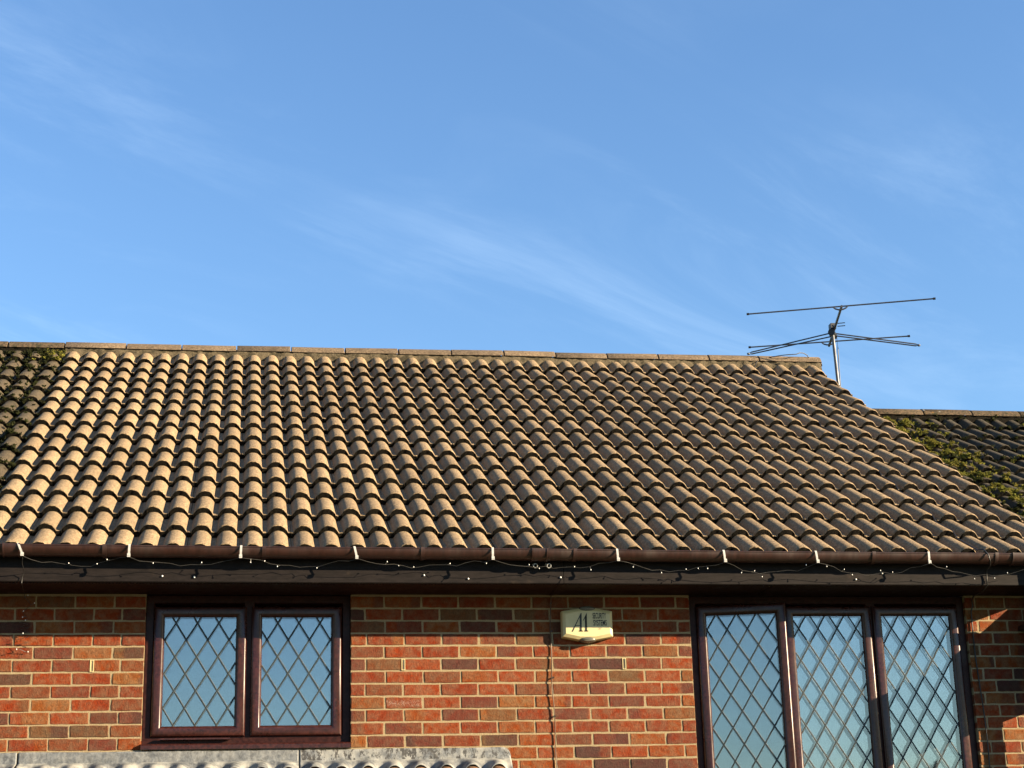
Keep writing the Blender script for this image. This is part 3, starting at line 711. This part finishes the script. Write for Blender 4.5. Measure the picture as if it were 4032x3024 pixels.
def lead_sheet(x0, x1, mats, round_end=False):
    b = MB(); V = []; F = []; nx = max(2, int((x1 - x0) / 0.0095)); rows = 13; mi = []
    for i in range(nx + 1):
        x = x0 + (x1 - x0) * i / nx; u = (x - LC + 0.076) % 0.152 - 0.076; q = abs(u) / 0.060
        h = 0.058 * (1 - q ** 2.2) if q < 1 else 0
        zt = -0.829 + 0.0015 * math.sin(x * 9) + 0.002 * noise.noise(Vector((x * 5, 1, 0)))
        if round_end and x > x1 - 0.05: zt -= 0.05 - math.sqrt(max(0, 0.05 ** 2 - (x - x1 + 0.05) ** 2))
        for j in range(rows):
            t = j / (rows - 1); nn = 0.004 * noise.noise(Vector((x * 11, j * 0.6, 2.2))) + 0.0025 * noise.noise(Vector((x * 33, j * 1.1, 5)))
            if t < 0.42:
                z = zt + (-0.892 - zt) * t / 0.42; y = -0.009 + nn - 0.004 * (t / 0.42)
            else:
                s = (t - 0.42) / 0.58; ln = 0.135 * s
                k = min(1, s * 1.45); k = k * k * (3 - 2 * k)
                y = -0.013 - ln * math.cos(LP) + nn * 0.4 - 0.008 * k; z = -0.892 - ln * math.sin(LP) + (h - 0.048) * k + 0.012 * (1 - s) * 0 + nn * 0.7
                if j == rows - 1: z -= 0.002
            V.append((x, y, z))
    for i in range(nx):
        for j in range(rows - 1):
            F.append((i * rows + j, i * rows + j + 1, (i + 1) * rows + j + 1, (i + 1) * rows + j)); mi.append(0 if j < 5 else 1)
    base = 0; b.V = [Vector(v) for v in V]; b.F = F; b.mi = mi
    o = b.build('lead_sheet', mats, lean, 60)
    md = o.modifiers.new('thickness', 'SOLIDIFY'); md.thickness = 0.0022; md.offset = 0
    return o
lead_sheet(-2.9, -1.992, [M['lead'], M['apron']]); lead_sheet(-1.984, -0.405, [M['lead'], M['apron']]); lead_sheet(-0.399, 0.842, [M['lead2'], M['apron']], True)
b = MB(); b.box(-2.26, LW[0] + 0.01, -0.004, 0.0055, -0.838, -0.8235); b.box(LW[1] + 0.002, 0.83, -0.004, 0.0055, -0.836, -0.8235); b.build('flashing_pointing', M['mortar'], lean)

# ------------------------------------------------------------------ house to the left
hl = empty('terraced_house', (-4.5, 0, 0))
tag(hl, 'house left of the sandy roof with older brown mossy tiles', 'house', 'houses of the terrace')
XLL = XL - 8 * 0.30
roof_l = deck(hl, XLL, XL - 0.002, 0.0, True)
old_vars = [tile_mesh('roof_tile', [M['old_tile'], M['old_nose']], 200 + i) for i in range(4)]
for row in range(15):
    for k in range(8):
        x = XL - 0.15 - 0.30 * k; m = old_vars[rnd.randrange(4)]
        link('roof_tile', m, roof_l, mat=place_tile(m, roof_l, x, row, 0.0, True, 2.0))
ridge_pieces(roof_l, [XL - 0.461 * k for k in range(5, -1, -1)], 0.0, True, M['old_ridge'], M['old_nose'])
sp = []
for i in range(1000):
    x = XL + 0.02 - abs(rnd.gauss(0, 0.55)); d = R(0.0, 5.05); row = d / GA
    if rnd.random() < 0.6: d = math.floor(row) * GA + abs(rnd.gauss(0, 0.022)) - 0.012
    if rnd.random() < 0.6: x = XL - 0.15 * round((XL - x) / 0.15) + rnd.gauss(0, 0.022)
    if x > XL + 0.015: continue
    sp.append((x, d, pan_n(x, XC0) + R(-0.012, 0.004), R(0.006, 0.019)))
for i in range(220):                                     # thick cushions at the ridge and along the boundary
    sp.append((XL - abs(rnd.gauss(0.02, 0.2)), R(4.85, 5.10), -R(0.0, 0.035), R(0.012, 0.028)))
moss_clumps(roof_l, 'moss', sp, M['moss2'], 0.0, True)
sp = [(XL - abs(rnd.gauss(0.0, 0.12)), R(4.7, 5.08), -R(-0.005, 0.03), R(0.010, 0.022)) for i in range(60)]
moss_clumps(roof_l, 'moss', sp, M['moss'], 0.0, True)
b = MB(); b.box(XLL, XL - 0.003, 0.0, 0.28, -Z0, WT); b.box(XLL, XL - 0.003, 8.05, 8.3, -Z0, WT); wl = b.build('wall', M['wall'], hl)
b = MB(); b.box(XLL, XL - 0.003, FY + 0.018, 0.02, SZ, SZ + 0.012); b.build('soffit', M['soffit'], hl)
b = MB(); b.box(XLL, XL - 0.003, FY, FY + 0.018, SZ, SZ + 0.185); b.build('fascia', M['fascia'], hl)
b = MB(); b.sweep_x(prof + inner, [XLL, XL + 0.058], lambda x: gz(XL)); b.build('gutter', M['gutter'], hl, 40)

# ------------------------------------------------------------------ lower house to the right
DROP = 0.448
hr = empty('terraced_house', (6.0, 0, 0))
tag(hr, 'lower house on the right with dark lichened tiles and bright green moss', 'house', 'houses of the terrace')
XN0 = XR + 0.03; NT_ = 10
roof_r = deck(hr, XN0 - 0.02, XN0 + 0.3 * NT_, DROP, False)
dark_vars = [tile_mesh('roof_tile', [M['dark_tile'], M['old_nose']], 400 + i) for i in range(5)]
for row in range(15):
    for k in range(NT_):
        m = dark_vars[rnd.randrange(5)]
        link('roof_tile', m, roof_r, mat=place_tile(m, roof_r, XN0 + 0.15 + 0.3 * k, row, DROP, False, 2.0))
ridge_pieces(roof_r, [XN0 - 0.02 + 0.461 * k for k in range(7)], DROP, False, M['old_ridge'], M['old_nose'])
sp = []
for row in range(4, 15):                                 # cushions that sit on the lower half of each tile
    for q in range(11 if row > 7 else 6):
        cx_ = XN0 + 0.58 + 0.045 * (15 - row) * 0.34 + rnd.gauss(0, 0.12); cd = (row + R(0.02, 0.60)) * GA
        lx_, ld_, hh_ = R(0.035, 0.075), R(0.03, 0.07), R(0.010, 0.028)
        for i in range(15):
            u, w = rnd.gauss(0, 0.5), rnd.gauss(0, 0.5); xx = cx_ + u * lx_; dd = min(5.07, cd + w * ld_)
            sp.append((xx, dd, pan_n(xx, XN0 + 0.075) * 0.8 - 0.02 + hh_ * max(0, 1 - u * u - w * w) + R(-0.004, 0.006), R(0.006, 0.017)))
moss_clumps(roof_r, 'moss', sp, M['moss'], DROP, False)
sp = []
for i in range(1100):
    x = R(XN0, XN0 + 2.6); row = rnd.randrange(0, 15); d = row * GA - 0.008 + abs(rnd.gauss(0, 0.02))
    if rnd.random() < 0.55: x = XN0 + 0.15 * round((x - XN0) / 0.15) + rnd.gauss(0, 0.02)
    sp.append((x, d, pan_n(x, XN0 + 0.075) + R(-0.016, 0.004), R(0.008, 0.024)))
for i in range(160): sp.append((R(XN0, XN0 + 2.6), R(4.93, 5.1), -R(-0.02, 0.04), R(0.008, 0.024)))
moss_clumps(roof_r, 'moss', sp, M['moss2'], DROP, False)
sp = []
for c in range(26):
    x = R(XN0 + 0.5, XN0 + 2.2); d = rnd.randrange(3, 15) * GA + R(-0.01, 0.05)
    for q in range(9): xx = x + R(-0.05, 0.05); sp.append((xx, d + R(-0.03, 0.03), pan_n(xx, XN0 + 0.075) + R(-0.006, 0.008), R(0.008, 0.018)))
moss_clumps(roof_r, 'moss', sp, M['moss'], DROP, False)
XNE = XN0 + 0.3 * NT_
b = MB(); b.box(XN0 + 0.01, XNE, 0.0, 0.28, -Z0, WT - DROP); b.box(XN0 + 0.01, XNE, 8.05, 8.3, -Z0, WT - DROP); b.box(XNE - 0.25, XNE, 0.28, 8.05, -Z0, WT - DROP); b.build('wall', M['wall'], hr)
b = MB(); b.box(XN0 - 0.03, XNE, FY + 0.018, 0.02, SZ - DROP, SZ - DROP + 0.012); b.build('soffit', M['soffit'], hr)
b = MB(); b.box(XN0 - 0.03, XNE, FY, FY + 0.018, SZ - DROP, SZ - DROP + 0.185); b.build('fascia', M['fascia'], hr)
b = MB(); zq = ZE - DROP  # unseen board added at the eave end, deepened to shade the right brickwork
P = [(-0.62, -0.58), (0.0, -0.58), (0.0, zq + 0.31), (-0.36, zq + 0.0), (-0.62, zq - 0.03)]
b.add([(XN0 - 0.075, y, z) for y, z in P] + [(XN0 - 0.032, y, z) for y, z in P], [(0, 1, 2, 3, 4), (9, 8, 7, 6, 5)] + [(k, k + 5, (k + 1) % 5 + 5, (k + 1) % 5) for k in range(5)])
b.build('eave_shade_board', M['fascia'], hr)
b = MB(); b.sweep_x(prof + inner, [XN0 - 0.02, XNE], lambda x: 0.262 - DROP); b.build('gutter', M['gutter'], hr, 40)

# ------------------------------------------------------------------ alarm box
AB = empty('alarm_box', (1.326, 0, -0.105 + Z0)); tag(AB, 'cream alarm bell box with black A1 lettering, on the brick wall below the eaves', 'alarm box')
def ab_outline(grow):
    w = 0.156 + grow; pts = []
    for sx_, zz in ((-1, -1),):
        pass
    top = [(-w, 0.080 + grow), (-w * 0.34, 0.097 + grow), (w * 0.34, 0.097 + grow), (w, 0.080 + grow)]
    bot = [(w, -0.078 - grow), (w * 0.36, -0.097 - grow), (-w * 0.36, -0.097 - grow), (-w, -0.078 - grow)]
    return top + bot
b = MB(); V = []; F = []
layers = [(0.0, -0.002), (0.0, -0.046), (-0.004, -0.055), (-0.020, -0.066)]
for gr, y in layers: V += [(1.326 + x, y, -0.105 + z) for x, z in ab_outline(gr)]
for j in range(3):
    for k in range(8): F.append((j * 8 + k, (j + 1) * 8 + k, (j + 1) * 8 + (k + 1) % 8, j * 8 + (k + 1) % 8))
F.append(tuple(24 + k for k in range(8)))
b.add(V, F); b.build('cover', M['cream'], AB, 25)
for sgn in (1, -1):
    b = MB(); V = []; F = []; n = 14; zc = -0.105 + sgn * 0.094
    for j, (sc, y) in enumerate(((1.0, -0.004), (1.0, -0.048), (0.92, -0.060), (0.70, -0.068), (0.0, -0.071))):
        for k in range(n):
            t = 2 * math.pi * k / n; V.append((1.326 + 0.052 * sc * math.cos(t), y, zc + 0.0165 * sc * math.sin(t)))
    for j in range(4):
        for k in range(n): F.append((j * n + k, (j + 1) * n + k, (j + 1) * n + (k + 1) % n, j * n + (k + 1) % n))
    b.add(V, F); b.build('strobe_lens', M['lens'], AB, 40)
# lettering: hand-drawn A and 1, narrow capitals for the two words
def poly_letters(name, polys):
    b = MB()
    for P in polys:
        n = len(P); V = [(x, -0.0675, z) for x, z in P] + [(x, -0.0655, z) for x, z in P]
        b.add(V, [tuple(range(n))] + [(k, k + n, (k + 1) % n + n, (k + 1) % n) for k in range(n)])
    return b.build(name, M['ink'], AB)
ax, az = 1.229, -0.152; s_ = 0.112          # baseline left of the A, cap height
def P_(pts): return [(ax + x, az + z) for x, z in pts]
poly_letters('letter_a', [P_([(-0.004, -0.001), (0.0035, -0.001), (0.060, s_), (0.055, s_)]),                              # thin slanted stroke
    P_([(0.046, 0.0), (0.058, 0.0), (0.0605, s_ - 0.006), (0.0600, s_ + 0.002), (0.0475, 0.086)]),                        # heavy stem
    P_([(0.040, 0.0), (0.065, 0.0), (0.0645, 0.006), (0.0405, 0.006)]), P_([(0.018, 0.034), (0.048, 0.034), (0.048, 0.038), (0.020, 0.038)])])
poly_letters('numeral_one', [P_([(0.079, 0.0), (0.091, 0.0), (0.0925, s_ - 0.006), (0.092, s_ + 0.002), (0.0795, 0.086)]),
    P_([(0.073, 0.0), (0.098, 0.0), (0.0975, 0.006), (0.0735, 0.006)]), P_([(0.068, 0.068), (0.0715, 0.066), (0.092, s_ - 0.004), (0.0915, s_ + 0.002)])])
def words(name, txt, x, z, height, width):
    c = bpy.data.curves.new(name, 'FONT'); c.body = txt; c.size = 1.0; c.extrude = 0.0; c.offset = 0.016
    o = bpy.data.objects.new(name, c); COL.objects.link(o); bpy.context.view_layer.update()
    m = bpy.data.meshes.new_from_object(o.evaluated_get(bpy.context.evaluated_depsgraph_get())); bpy.data.objects.remove(o)
    xs = [v.co.x for v in m.vertices]; ys = [v.co.y for v in m.vertices]
    for v in m.vertices:
        v.co = ((v.co.x - min(xs)) / (max(xs) - min(xs)) * width, 0, (v.co.y - min(ys)) / (max(ys) - min(ys)) * height)
    m.materials.clear(); m.materials.append(M['ink'])
    o = link(name, m, AB); o.location = Vector((x, -0.0673, z + Z0)) - world_loc(AB)
words('word_security', 'SECURITY', 1.357, -0.074, 0.036, 0.083)
words('word_systems', 'SYSTEMS', 1.360, -0.117, 0.036, 0.083)

# ------------------------------------------------------------------ cables
b = MB(); pts = []
for i in range(40):
    z = 0.083 - i * 0.045; pts.append((1.110 + 0.006 * math.sin(z * 5) + 0.003 * math.sin(z * 17), -0.010 - 0.004 * math.sin(z * 9), z))
b.tube(pts, 0.0032, 6); o = b.build('alarm_cable', M['tan'], None, 60); tag(o, 'thin brown cable running down the brick wall left of the alarm box', 'cable')
for i, z in enumerate((0.03, -0.14, -0.42, -0.65)):
    b = MB(); b.box(1.1095, 1.1165, -0.0165, 0.0, z - 0.004, z + 0.004); b.build('cable_clip', M['black'], o)
b = MB(); pts = []; A = APEX_ROW * GA
cxv = 3.697
for i in range(14): pts.append((4.30 - (4.30 - 3.80) * i / 13, 3.955 - 0.10 * math.sin(i / 13 * 3.1) - 0.04, roof_pt(4.2, A, 0, 0, True).z + 0.034 - 0.040 * (i / 13) + (0.022 * math.exp(-((i - 3.5) / 1.0) ** 2)) - (0.05 * max(0, 2 - i) if i < 2 else 0)))
pts.append((3.74, 3.84, roof_pt(3.74, A - 0.13, 0.02).z))
d = A - 0.22
while d > 0.05:
    row = d / GA; fr = row - math.floor(row)
    pts.append(tuple(roof_pt(cxv + 0.004 * math.sin(d * 5), d, pan_n(cxv, XC0) + 0.008 + 0.003 * math.sin(d * 9) - TH * fr))); d -= 0.085
pts += [(3.705, -0.43, 0.288), (3.722, -0.482, 0.280), (3.738, -0.503, 0.245), (3.748, -0.500, 0.205), (3.765, -0.455, 0.185), (3.768, -0.392, 0.17), (3.766, -0.386, 0.12), (3.764, -0.388, 0.078), (3.772, -0.30, 0.055), (3.790, -0.12, 0.060), (3.815, -0.02, 0.055), (3.823, -0.012, 0.02)]
for i in range(30): z = -0.02 - 0.045 * i; pts.append((3.817 + 0.006 * math.sin(z * 6) - 0.012 * z - 0.008, -0.010 - 0.003 * math.sin(z * 7), z))
b.tube(pts, 0.0042, 7); o = b.build('aerial_cable', M['black'], None, 60); tag(o, 'black aerial cable lying down the roof and over the gutter to the right window', 'cable')

# ------------------------------------------------------------------ aerial
AE = empty('rooftop_aerial', (4.55, 4.04, 2.3 + Z0)); tag(AE, 'metal rooftop aerial on a thin mast behind the right end of the ridge', 'aerial')
b = MB(); b.tube([(4.585, 4.04, 1.6), (4.570, 4.04, 2.4), (4.553, 4.04, 2.82), (4.541, 4.04, 3.325)], 0.0145, 14); b.build('mast', M['alu'], AE, 40)
b = MB(); b.tube([(4.562, 4.04, 2.72), (4.561, 4.04, 2.735)], 0.020, 12); b.build('mast_band', M['black'], AE, 40)
zb = 3.292
b = MB(); b.tube([(4.425, 3.435, zb), (4.672, 4.515, zb)], 0.012, 8); b.build('boom', M['alud'], AE, 40)
def rod(name, p, q, r=0.0066, caps=True):
    b = MB(); b.tube([p, q], r, 8); o = b.build(name, M['alud'], AE, 40)
    if caps:
        for a_, c_ in ((p, q), (q, p)):
            d_ = (Vector(a_) - Vector(c_)).normalized(); b = MB(); b.tube([Vector(a_) - d_ * 0.012, Vector(a_) + d_ * 0.010], 0.0105, 8); b.build('end_cap', M['black'], o, 40)
    return o
rod('director', (3.656, 3.736, zb + 0.012), (5.196, 3.210, zb + 0.012)); rod('reflector', (3.936, 4.647, zb + 0.012), (5.348, 4.214, zb + 0.012))
for c in ((4.427, 3.472), (4.640, 4.430)):
    b = MB(); e = Vector((0.946, -0.324, 0)); P = [Vector((c[0], c[1], zb)) + e * s + Vector((0, 0, zz)) for s, zz in ((-0.062, 0.008), (-0.045, -0.008), (-0.018, -0.018), (0.018, -0.018), (0.045, -0.008), (0.062, 0.008))]
    b.tube(P, 0.007, 8); b.build('element_bracket', M['alu'], AE, 40)
b = MB()
for (r0, r1, tip) in (((4.545, 4.104, 3.274), (4.545, 4.104, 3.240), (3.829, 4.351, 3.141)), ((4.565, 4.098, 3.272), (4.565, 4.098, 3.250), (5.283, 3.852, 3.092))):
    t = Vector(tip); dd = (t - Vector(r0)).normalized(); lo = Vector((0, 0, -0.013))
    b.tube([r0, t - dd * 0.03 + Vector((0, 0, 0.006)), t + dd * 0.004 - Vector((0, 0, 0.0)), t - dd * 0.03 + lo * 0.9, r1], 0.0062, 8)
b.build('dipole', M['alud'], AE, 40)
for tip in ((3.829, 4.351, 3.138), (5.283, 3.852, 3.090)):
    b = MB(); b.ball(tip, 0.013, 0, (1.2, 1, 0.9)); b.build('dipole_tip', M['alu'], AE, 40)
b = MB(); b.tube([(4.525, 4.02, 3.256), (4.59, 4.14, 3.256)], 0.032, 14); b.build('dipole_box', M['black'], AE, 40)
b = MB(); b.box(4.520, 4.570, 4.005, 4.07, 3.285, 3.338); b.build('mast_clamp', M['black'], AE)
for z in (3.30, 3.328):
    b = MB(); b.tube([(4.575, 3.985, z), (4.640, 3.96, z)], 0.004, 6); b.build('clamp_bolt', M['black'], AE, 40)
b = MB(); b.tube([(4.60, 4.1, 3.24), (4.585, 4.05, 3.10), (4.580, 4.05, 2.9), (4.578, 4.05, 2.7), (4.60, 4.05, 2.3)], 0.0045, 6); b.build('feed_cable', M['alud'], AE, 40)

# ------------------------------------------------------------------ gutter clips and string lights
ordn = ['first', 'second', 'third', 'fourth', 'fifth', 'sixth', 'seventh', 'eighth', 'last']
for i, (x, tilt) in enumerate(((-1.99, 0.42), (-1.382, -0.03), (-0.758, -0.04), (-0.112, 0.22), (0.691, 0.0), (1.432, 0.06), (2.080, 0.08), (2.650, 0.10), (3.361, -0.04))):
    b = MB(); z0 = gz(x); w = 0.0062; prof2 = []
    pts = [(GY - GR + 0.012, 0.004), (GY - GR - 0.004, 0.008), (GY - GR - 0.009, -0.004), (GY - GR - 0.010, -0.030), (GY - GR - 0.006, -0.052), (GY - GR - 0.012, -0.066), (GY - GR - 0.020, -0.060)]
    V = []; F = []
    for j, (y, z) in enumerate(pts):
        sh = tilt * -(z - 0.0)
        for dxx, dn in ((-w, 0), (w, 0), (w, 0.003), (-w, 0.003)): V.append((x + dxx + sh, y + dn, z0 + z))
    for j in range(len(pts) - 1):
        for k in range(4): F.append((j * 4 + k, j * 4 + (k + 1) % 4, (j + 1) * 4 + (k + 1) % 4, (j + 1) * 4 + k))
    F += [(0, 1, 2, 3), tuple((len(pts) - 1) * 4 + k for k in (3, 2, 1, 0))]
    b.add(V, F); o = b.build('gutter_clip', M['white'])
    extra = ', tilted' if abs(tilt) > 0.15 else ''
    tag(o, '%s white plastic clip from the left on the brown gutter%s' % (ordn[i], extra), 'clip', 'white clips along the gutter')
    b = MB(); b.box(x - 0.0085 + tilt * 0.055, x + 0.0085 + tilt * 0.055, GY - GR - 0.018, GY - GR - 0.010, z0 - 0.068, z0 - 0.048); b.build('hook', M['white'], o)

ST = empty('string_lights', (1.0, -0.42, 0.15 + Z0)); tag(ST, 'string of tiny clear bulbs hooked along the underside of the gutter', 'string lights')
clipx = [-1.97, -1.382, -0.758, -0.09, 0.691, 1.432, 2.085, 2.655, 3.361, 4.10]
pts = []; bulbs = []
def bulb(p, d):
    p = Vector(p); d = Vector(d).normalized(); bulbs.append((p, d))
for a_, c_ in zip(clipx[:-1], clipx[1:]):
    n = max(5, int((c_ - a_) / 0.052)); sag = R(0.028, 0.062); ya = GY - GR - 0.012
    for i in range(n):
        t = i / n; x = a_ + (c_ - a_) * t; s_g = math.sin(math.pi * t)
        z = gz(x) - 0.066 - sag * s_g + (R(-0.010, 0.010) if i else 0); y = ya + (0.085 * s_g) ** 1 * 0.9 + R(-0.008, 0.008)
        pts.append(Vector((x, y, z)))
        if i and i % 1 == 0 and rnd.random() < 0.38: bulb(pts[-1], (R(-1, 1), R(-0.6, 0.3), R(-1.3, 0.9)))
b = MB(); b.tube(pts, 0.0013, 5); b.build('light_wire', M['wire'], ST, 60)
tail = [(-1.965, -0.49, 0.20), (-1.968, -0.47, 0.17), (-1.962, -0.405, 0.14), (-1.972, -0.385, 0.11), (-1.975, -0.39, 0.075), (-1.985, -0.20, 0.068), (-1.99, -0.09, 0.05), (-1.955, -0.05, 0.01), (-2.005, -0.04, -0.03), (-1.985, -0.035, -0.055)]
z = -0.07; k = 1
while z > -0.27:
    tail.append((-1.995 + k * R(0.012, 0.034), -0.028 + R(-0.012, 0.012), z)); k = -k; z -= R(0.008, 0.018)
tail = [Vector(p) for p in tail]
for p in tail[5:]:
    if rnd.random() < 0.35: bulb(p, (R(-1, 1), R(-0.7, 0), R(-0.6, 0.6)))
b = MB(); b.tube(tail, 0.0019, 5); b.build('light_wire', M['black'], ST, 60)
lead_m = MB()
for p, d in bulbs:
    e = p + d * R(0.014, 0.024); lead_m.tube([p, e], 0.0015, 4)
    b = MB(); b.ball(e, 0.0028, 0, (1, 1, 1.5)); b.build('bulb', M['bulb'], ST, 60)
tag(lead_m.build('bulb_leads', M['wire'], ST, 60), kind='stuff')
# a few wire hooks left on the fascia
fas = [o for o in house.children if o.name.startswith('fascia')]
for x, z in ((-1.20, 0.118), (-1.02, 0.112), (0.30, 0.128), (0.56, 0.108), (1.11, 0.118), (2.93, 0.112), (3.10, 0.150)):
    b = MB(); b.ball((x, FY - 0.004, z), 0.0055); b.build('hook_screw', M['bulb'], fas[0] if x < 1.12 else fas[1], 60)

# ------------------------------------------------------------------ across the street (seen only mirrored in the panes)
def far_house(x, y, wd, dp_, eave, ridge, label):
    h = empty('far_house', (x, y, 0)); tag(h, label, 'house')
    b = MB(); q = -Z0
    b.box(x - wd / 2, x + wd / 2, y - dp_ / 2, y + dp_ / 2, q, q + eave); wl_ = b.build('wall', M['far_wall'], h)
    b = MB(); o = 0.35
    b.add([(x - wd / 2 - o, y - dp_ / 2 - o, q + eave - 0.1), (x + wd / 2 + o, y - dp_ / 2 - o, q + eave - 0.1), (x + wd / 2 + o, y + dp_ / 2 + o, q + eave - 0.1), (x - wd / 2 - o, y + dp_ / 2 + o, q + eave - 0.1), (x - wd / 2 - o, y, q + ridge), (x + wd / 2 + o, y, q + ridge)],
          [(0, 1, 5, 4), (2, 3, 4, 5), (0, 4, 3), (1, 2, 5), (0, 3, 2, 1)])
    rf = b.build('roof', M['far_roof'], h)
    b = MB(); b.box(x + wd * 0.30, x + wd * 0.30 + 0.75, y - 0.3, y + 0.3, q + ridge - 0.8, q + ridge + 0.55); b.tube([(x + wd * 0.3 + 0.45, y, q + ridge + 0.55), (x + wd * 0.3 + 0.45, y, q + ridge + 0.85)], 0.13, 10); b.build('chimney', M['far_wall'], rf)
    for wx in (-0.32, 0.0, 0.32):
        for wz in (1.0, 3.4):
            b = MB(); b.box(x + wx * wd - 0.6, x + wx * wd + 0.6, y + dp_ / 2, y + dp_ / 2 + 0.04, q + wz, q + wz + 1.2); wf = b.build('window', M['white'], h)
            b = MB(); b.box(x + wx * wd - 0.53, x + wx * wd + 0.53, y + dp_ / 2 + 0.041, y + dp_ / 2 + 0.05, q + wz + 0.07, q + wz + 1.13); b.build('pane', M['room'], wf)
far_house(19.0, -46, 9.0, 7.5, 4.2, 6.15, 'red brick house across the street with a chimney on its ridge')
def far_tree(x, y, top, rad, label):
    h = empty('garden_tree', (x, y, 0)); tag(h, label, 'tree'); q = -Z0
    b = MB(); b.tube([(x, y, q), (x + 0.1, y, q + top * 0.35), (x, y + 0.1, q + top * 0.7)], [0.22, 0.16, 0.07], 10)
    for k in range(6):
        t = k * 1.05; b.tube([(x, y, q + top * 0.4), (x + math.cos(t) * rad * 0.7, y + math.sin(t) * rad * 0.7, q + top * 0.68)], [0.08, 0.03], 6)
    b.build('trunk', M['bark'], h, 40)
    b = MB(); V = []; F = []
    for i in range(5200):
        v = Vector((rnd.gauss(0, 1), rnd.gauss(0, 1), rnd.gauss(0, 1))).normalized() * (R(0.35, 1.0) ** 0.5)
        k = 1 + 0.25 * noise.noise(v * 2.5 + Vector((x, y, 0)))
        c = Vector((x, y, q + top - rad * 1.0)) + Vector((v.x * rad * k, v.y * rad * k, v.z * rad * k))
        a_ = Vector((R(-1, 1), R(-1, 1), R(-1, 1))).normalized() * 0.11; e_ = a_.cross(Vector((R(-1, 1), R(-1, 1), R(-1, 1)))).normalized() * 0.07
        n0 = len(V); V += [c - a_, c + e_, c + a_, c - e_]; F.append((n0, n0 + 1, n0 + 2, n0 + 3))
    b.add(V, F); b.build('crown', M['leaf'], h)
far_tree(13.7, -40, 7.7, 2.0, 'round-headed garden tree across the street')
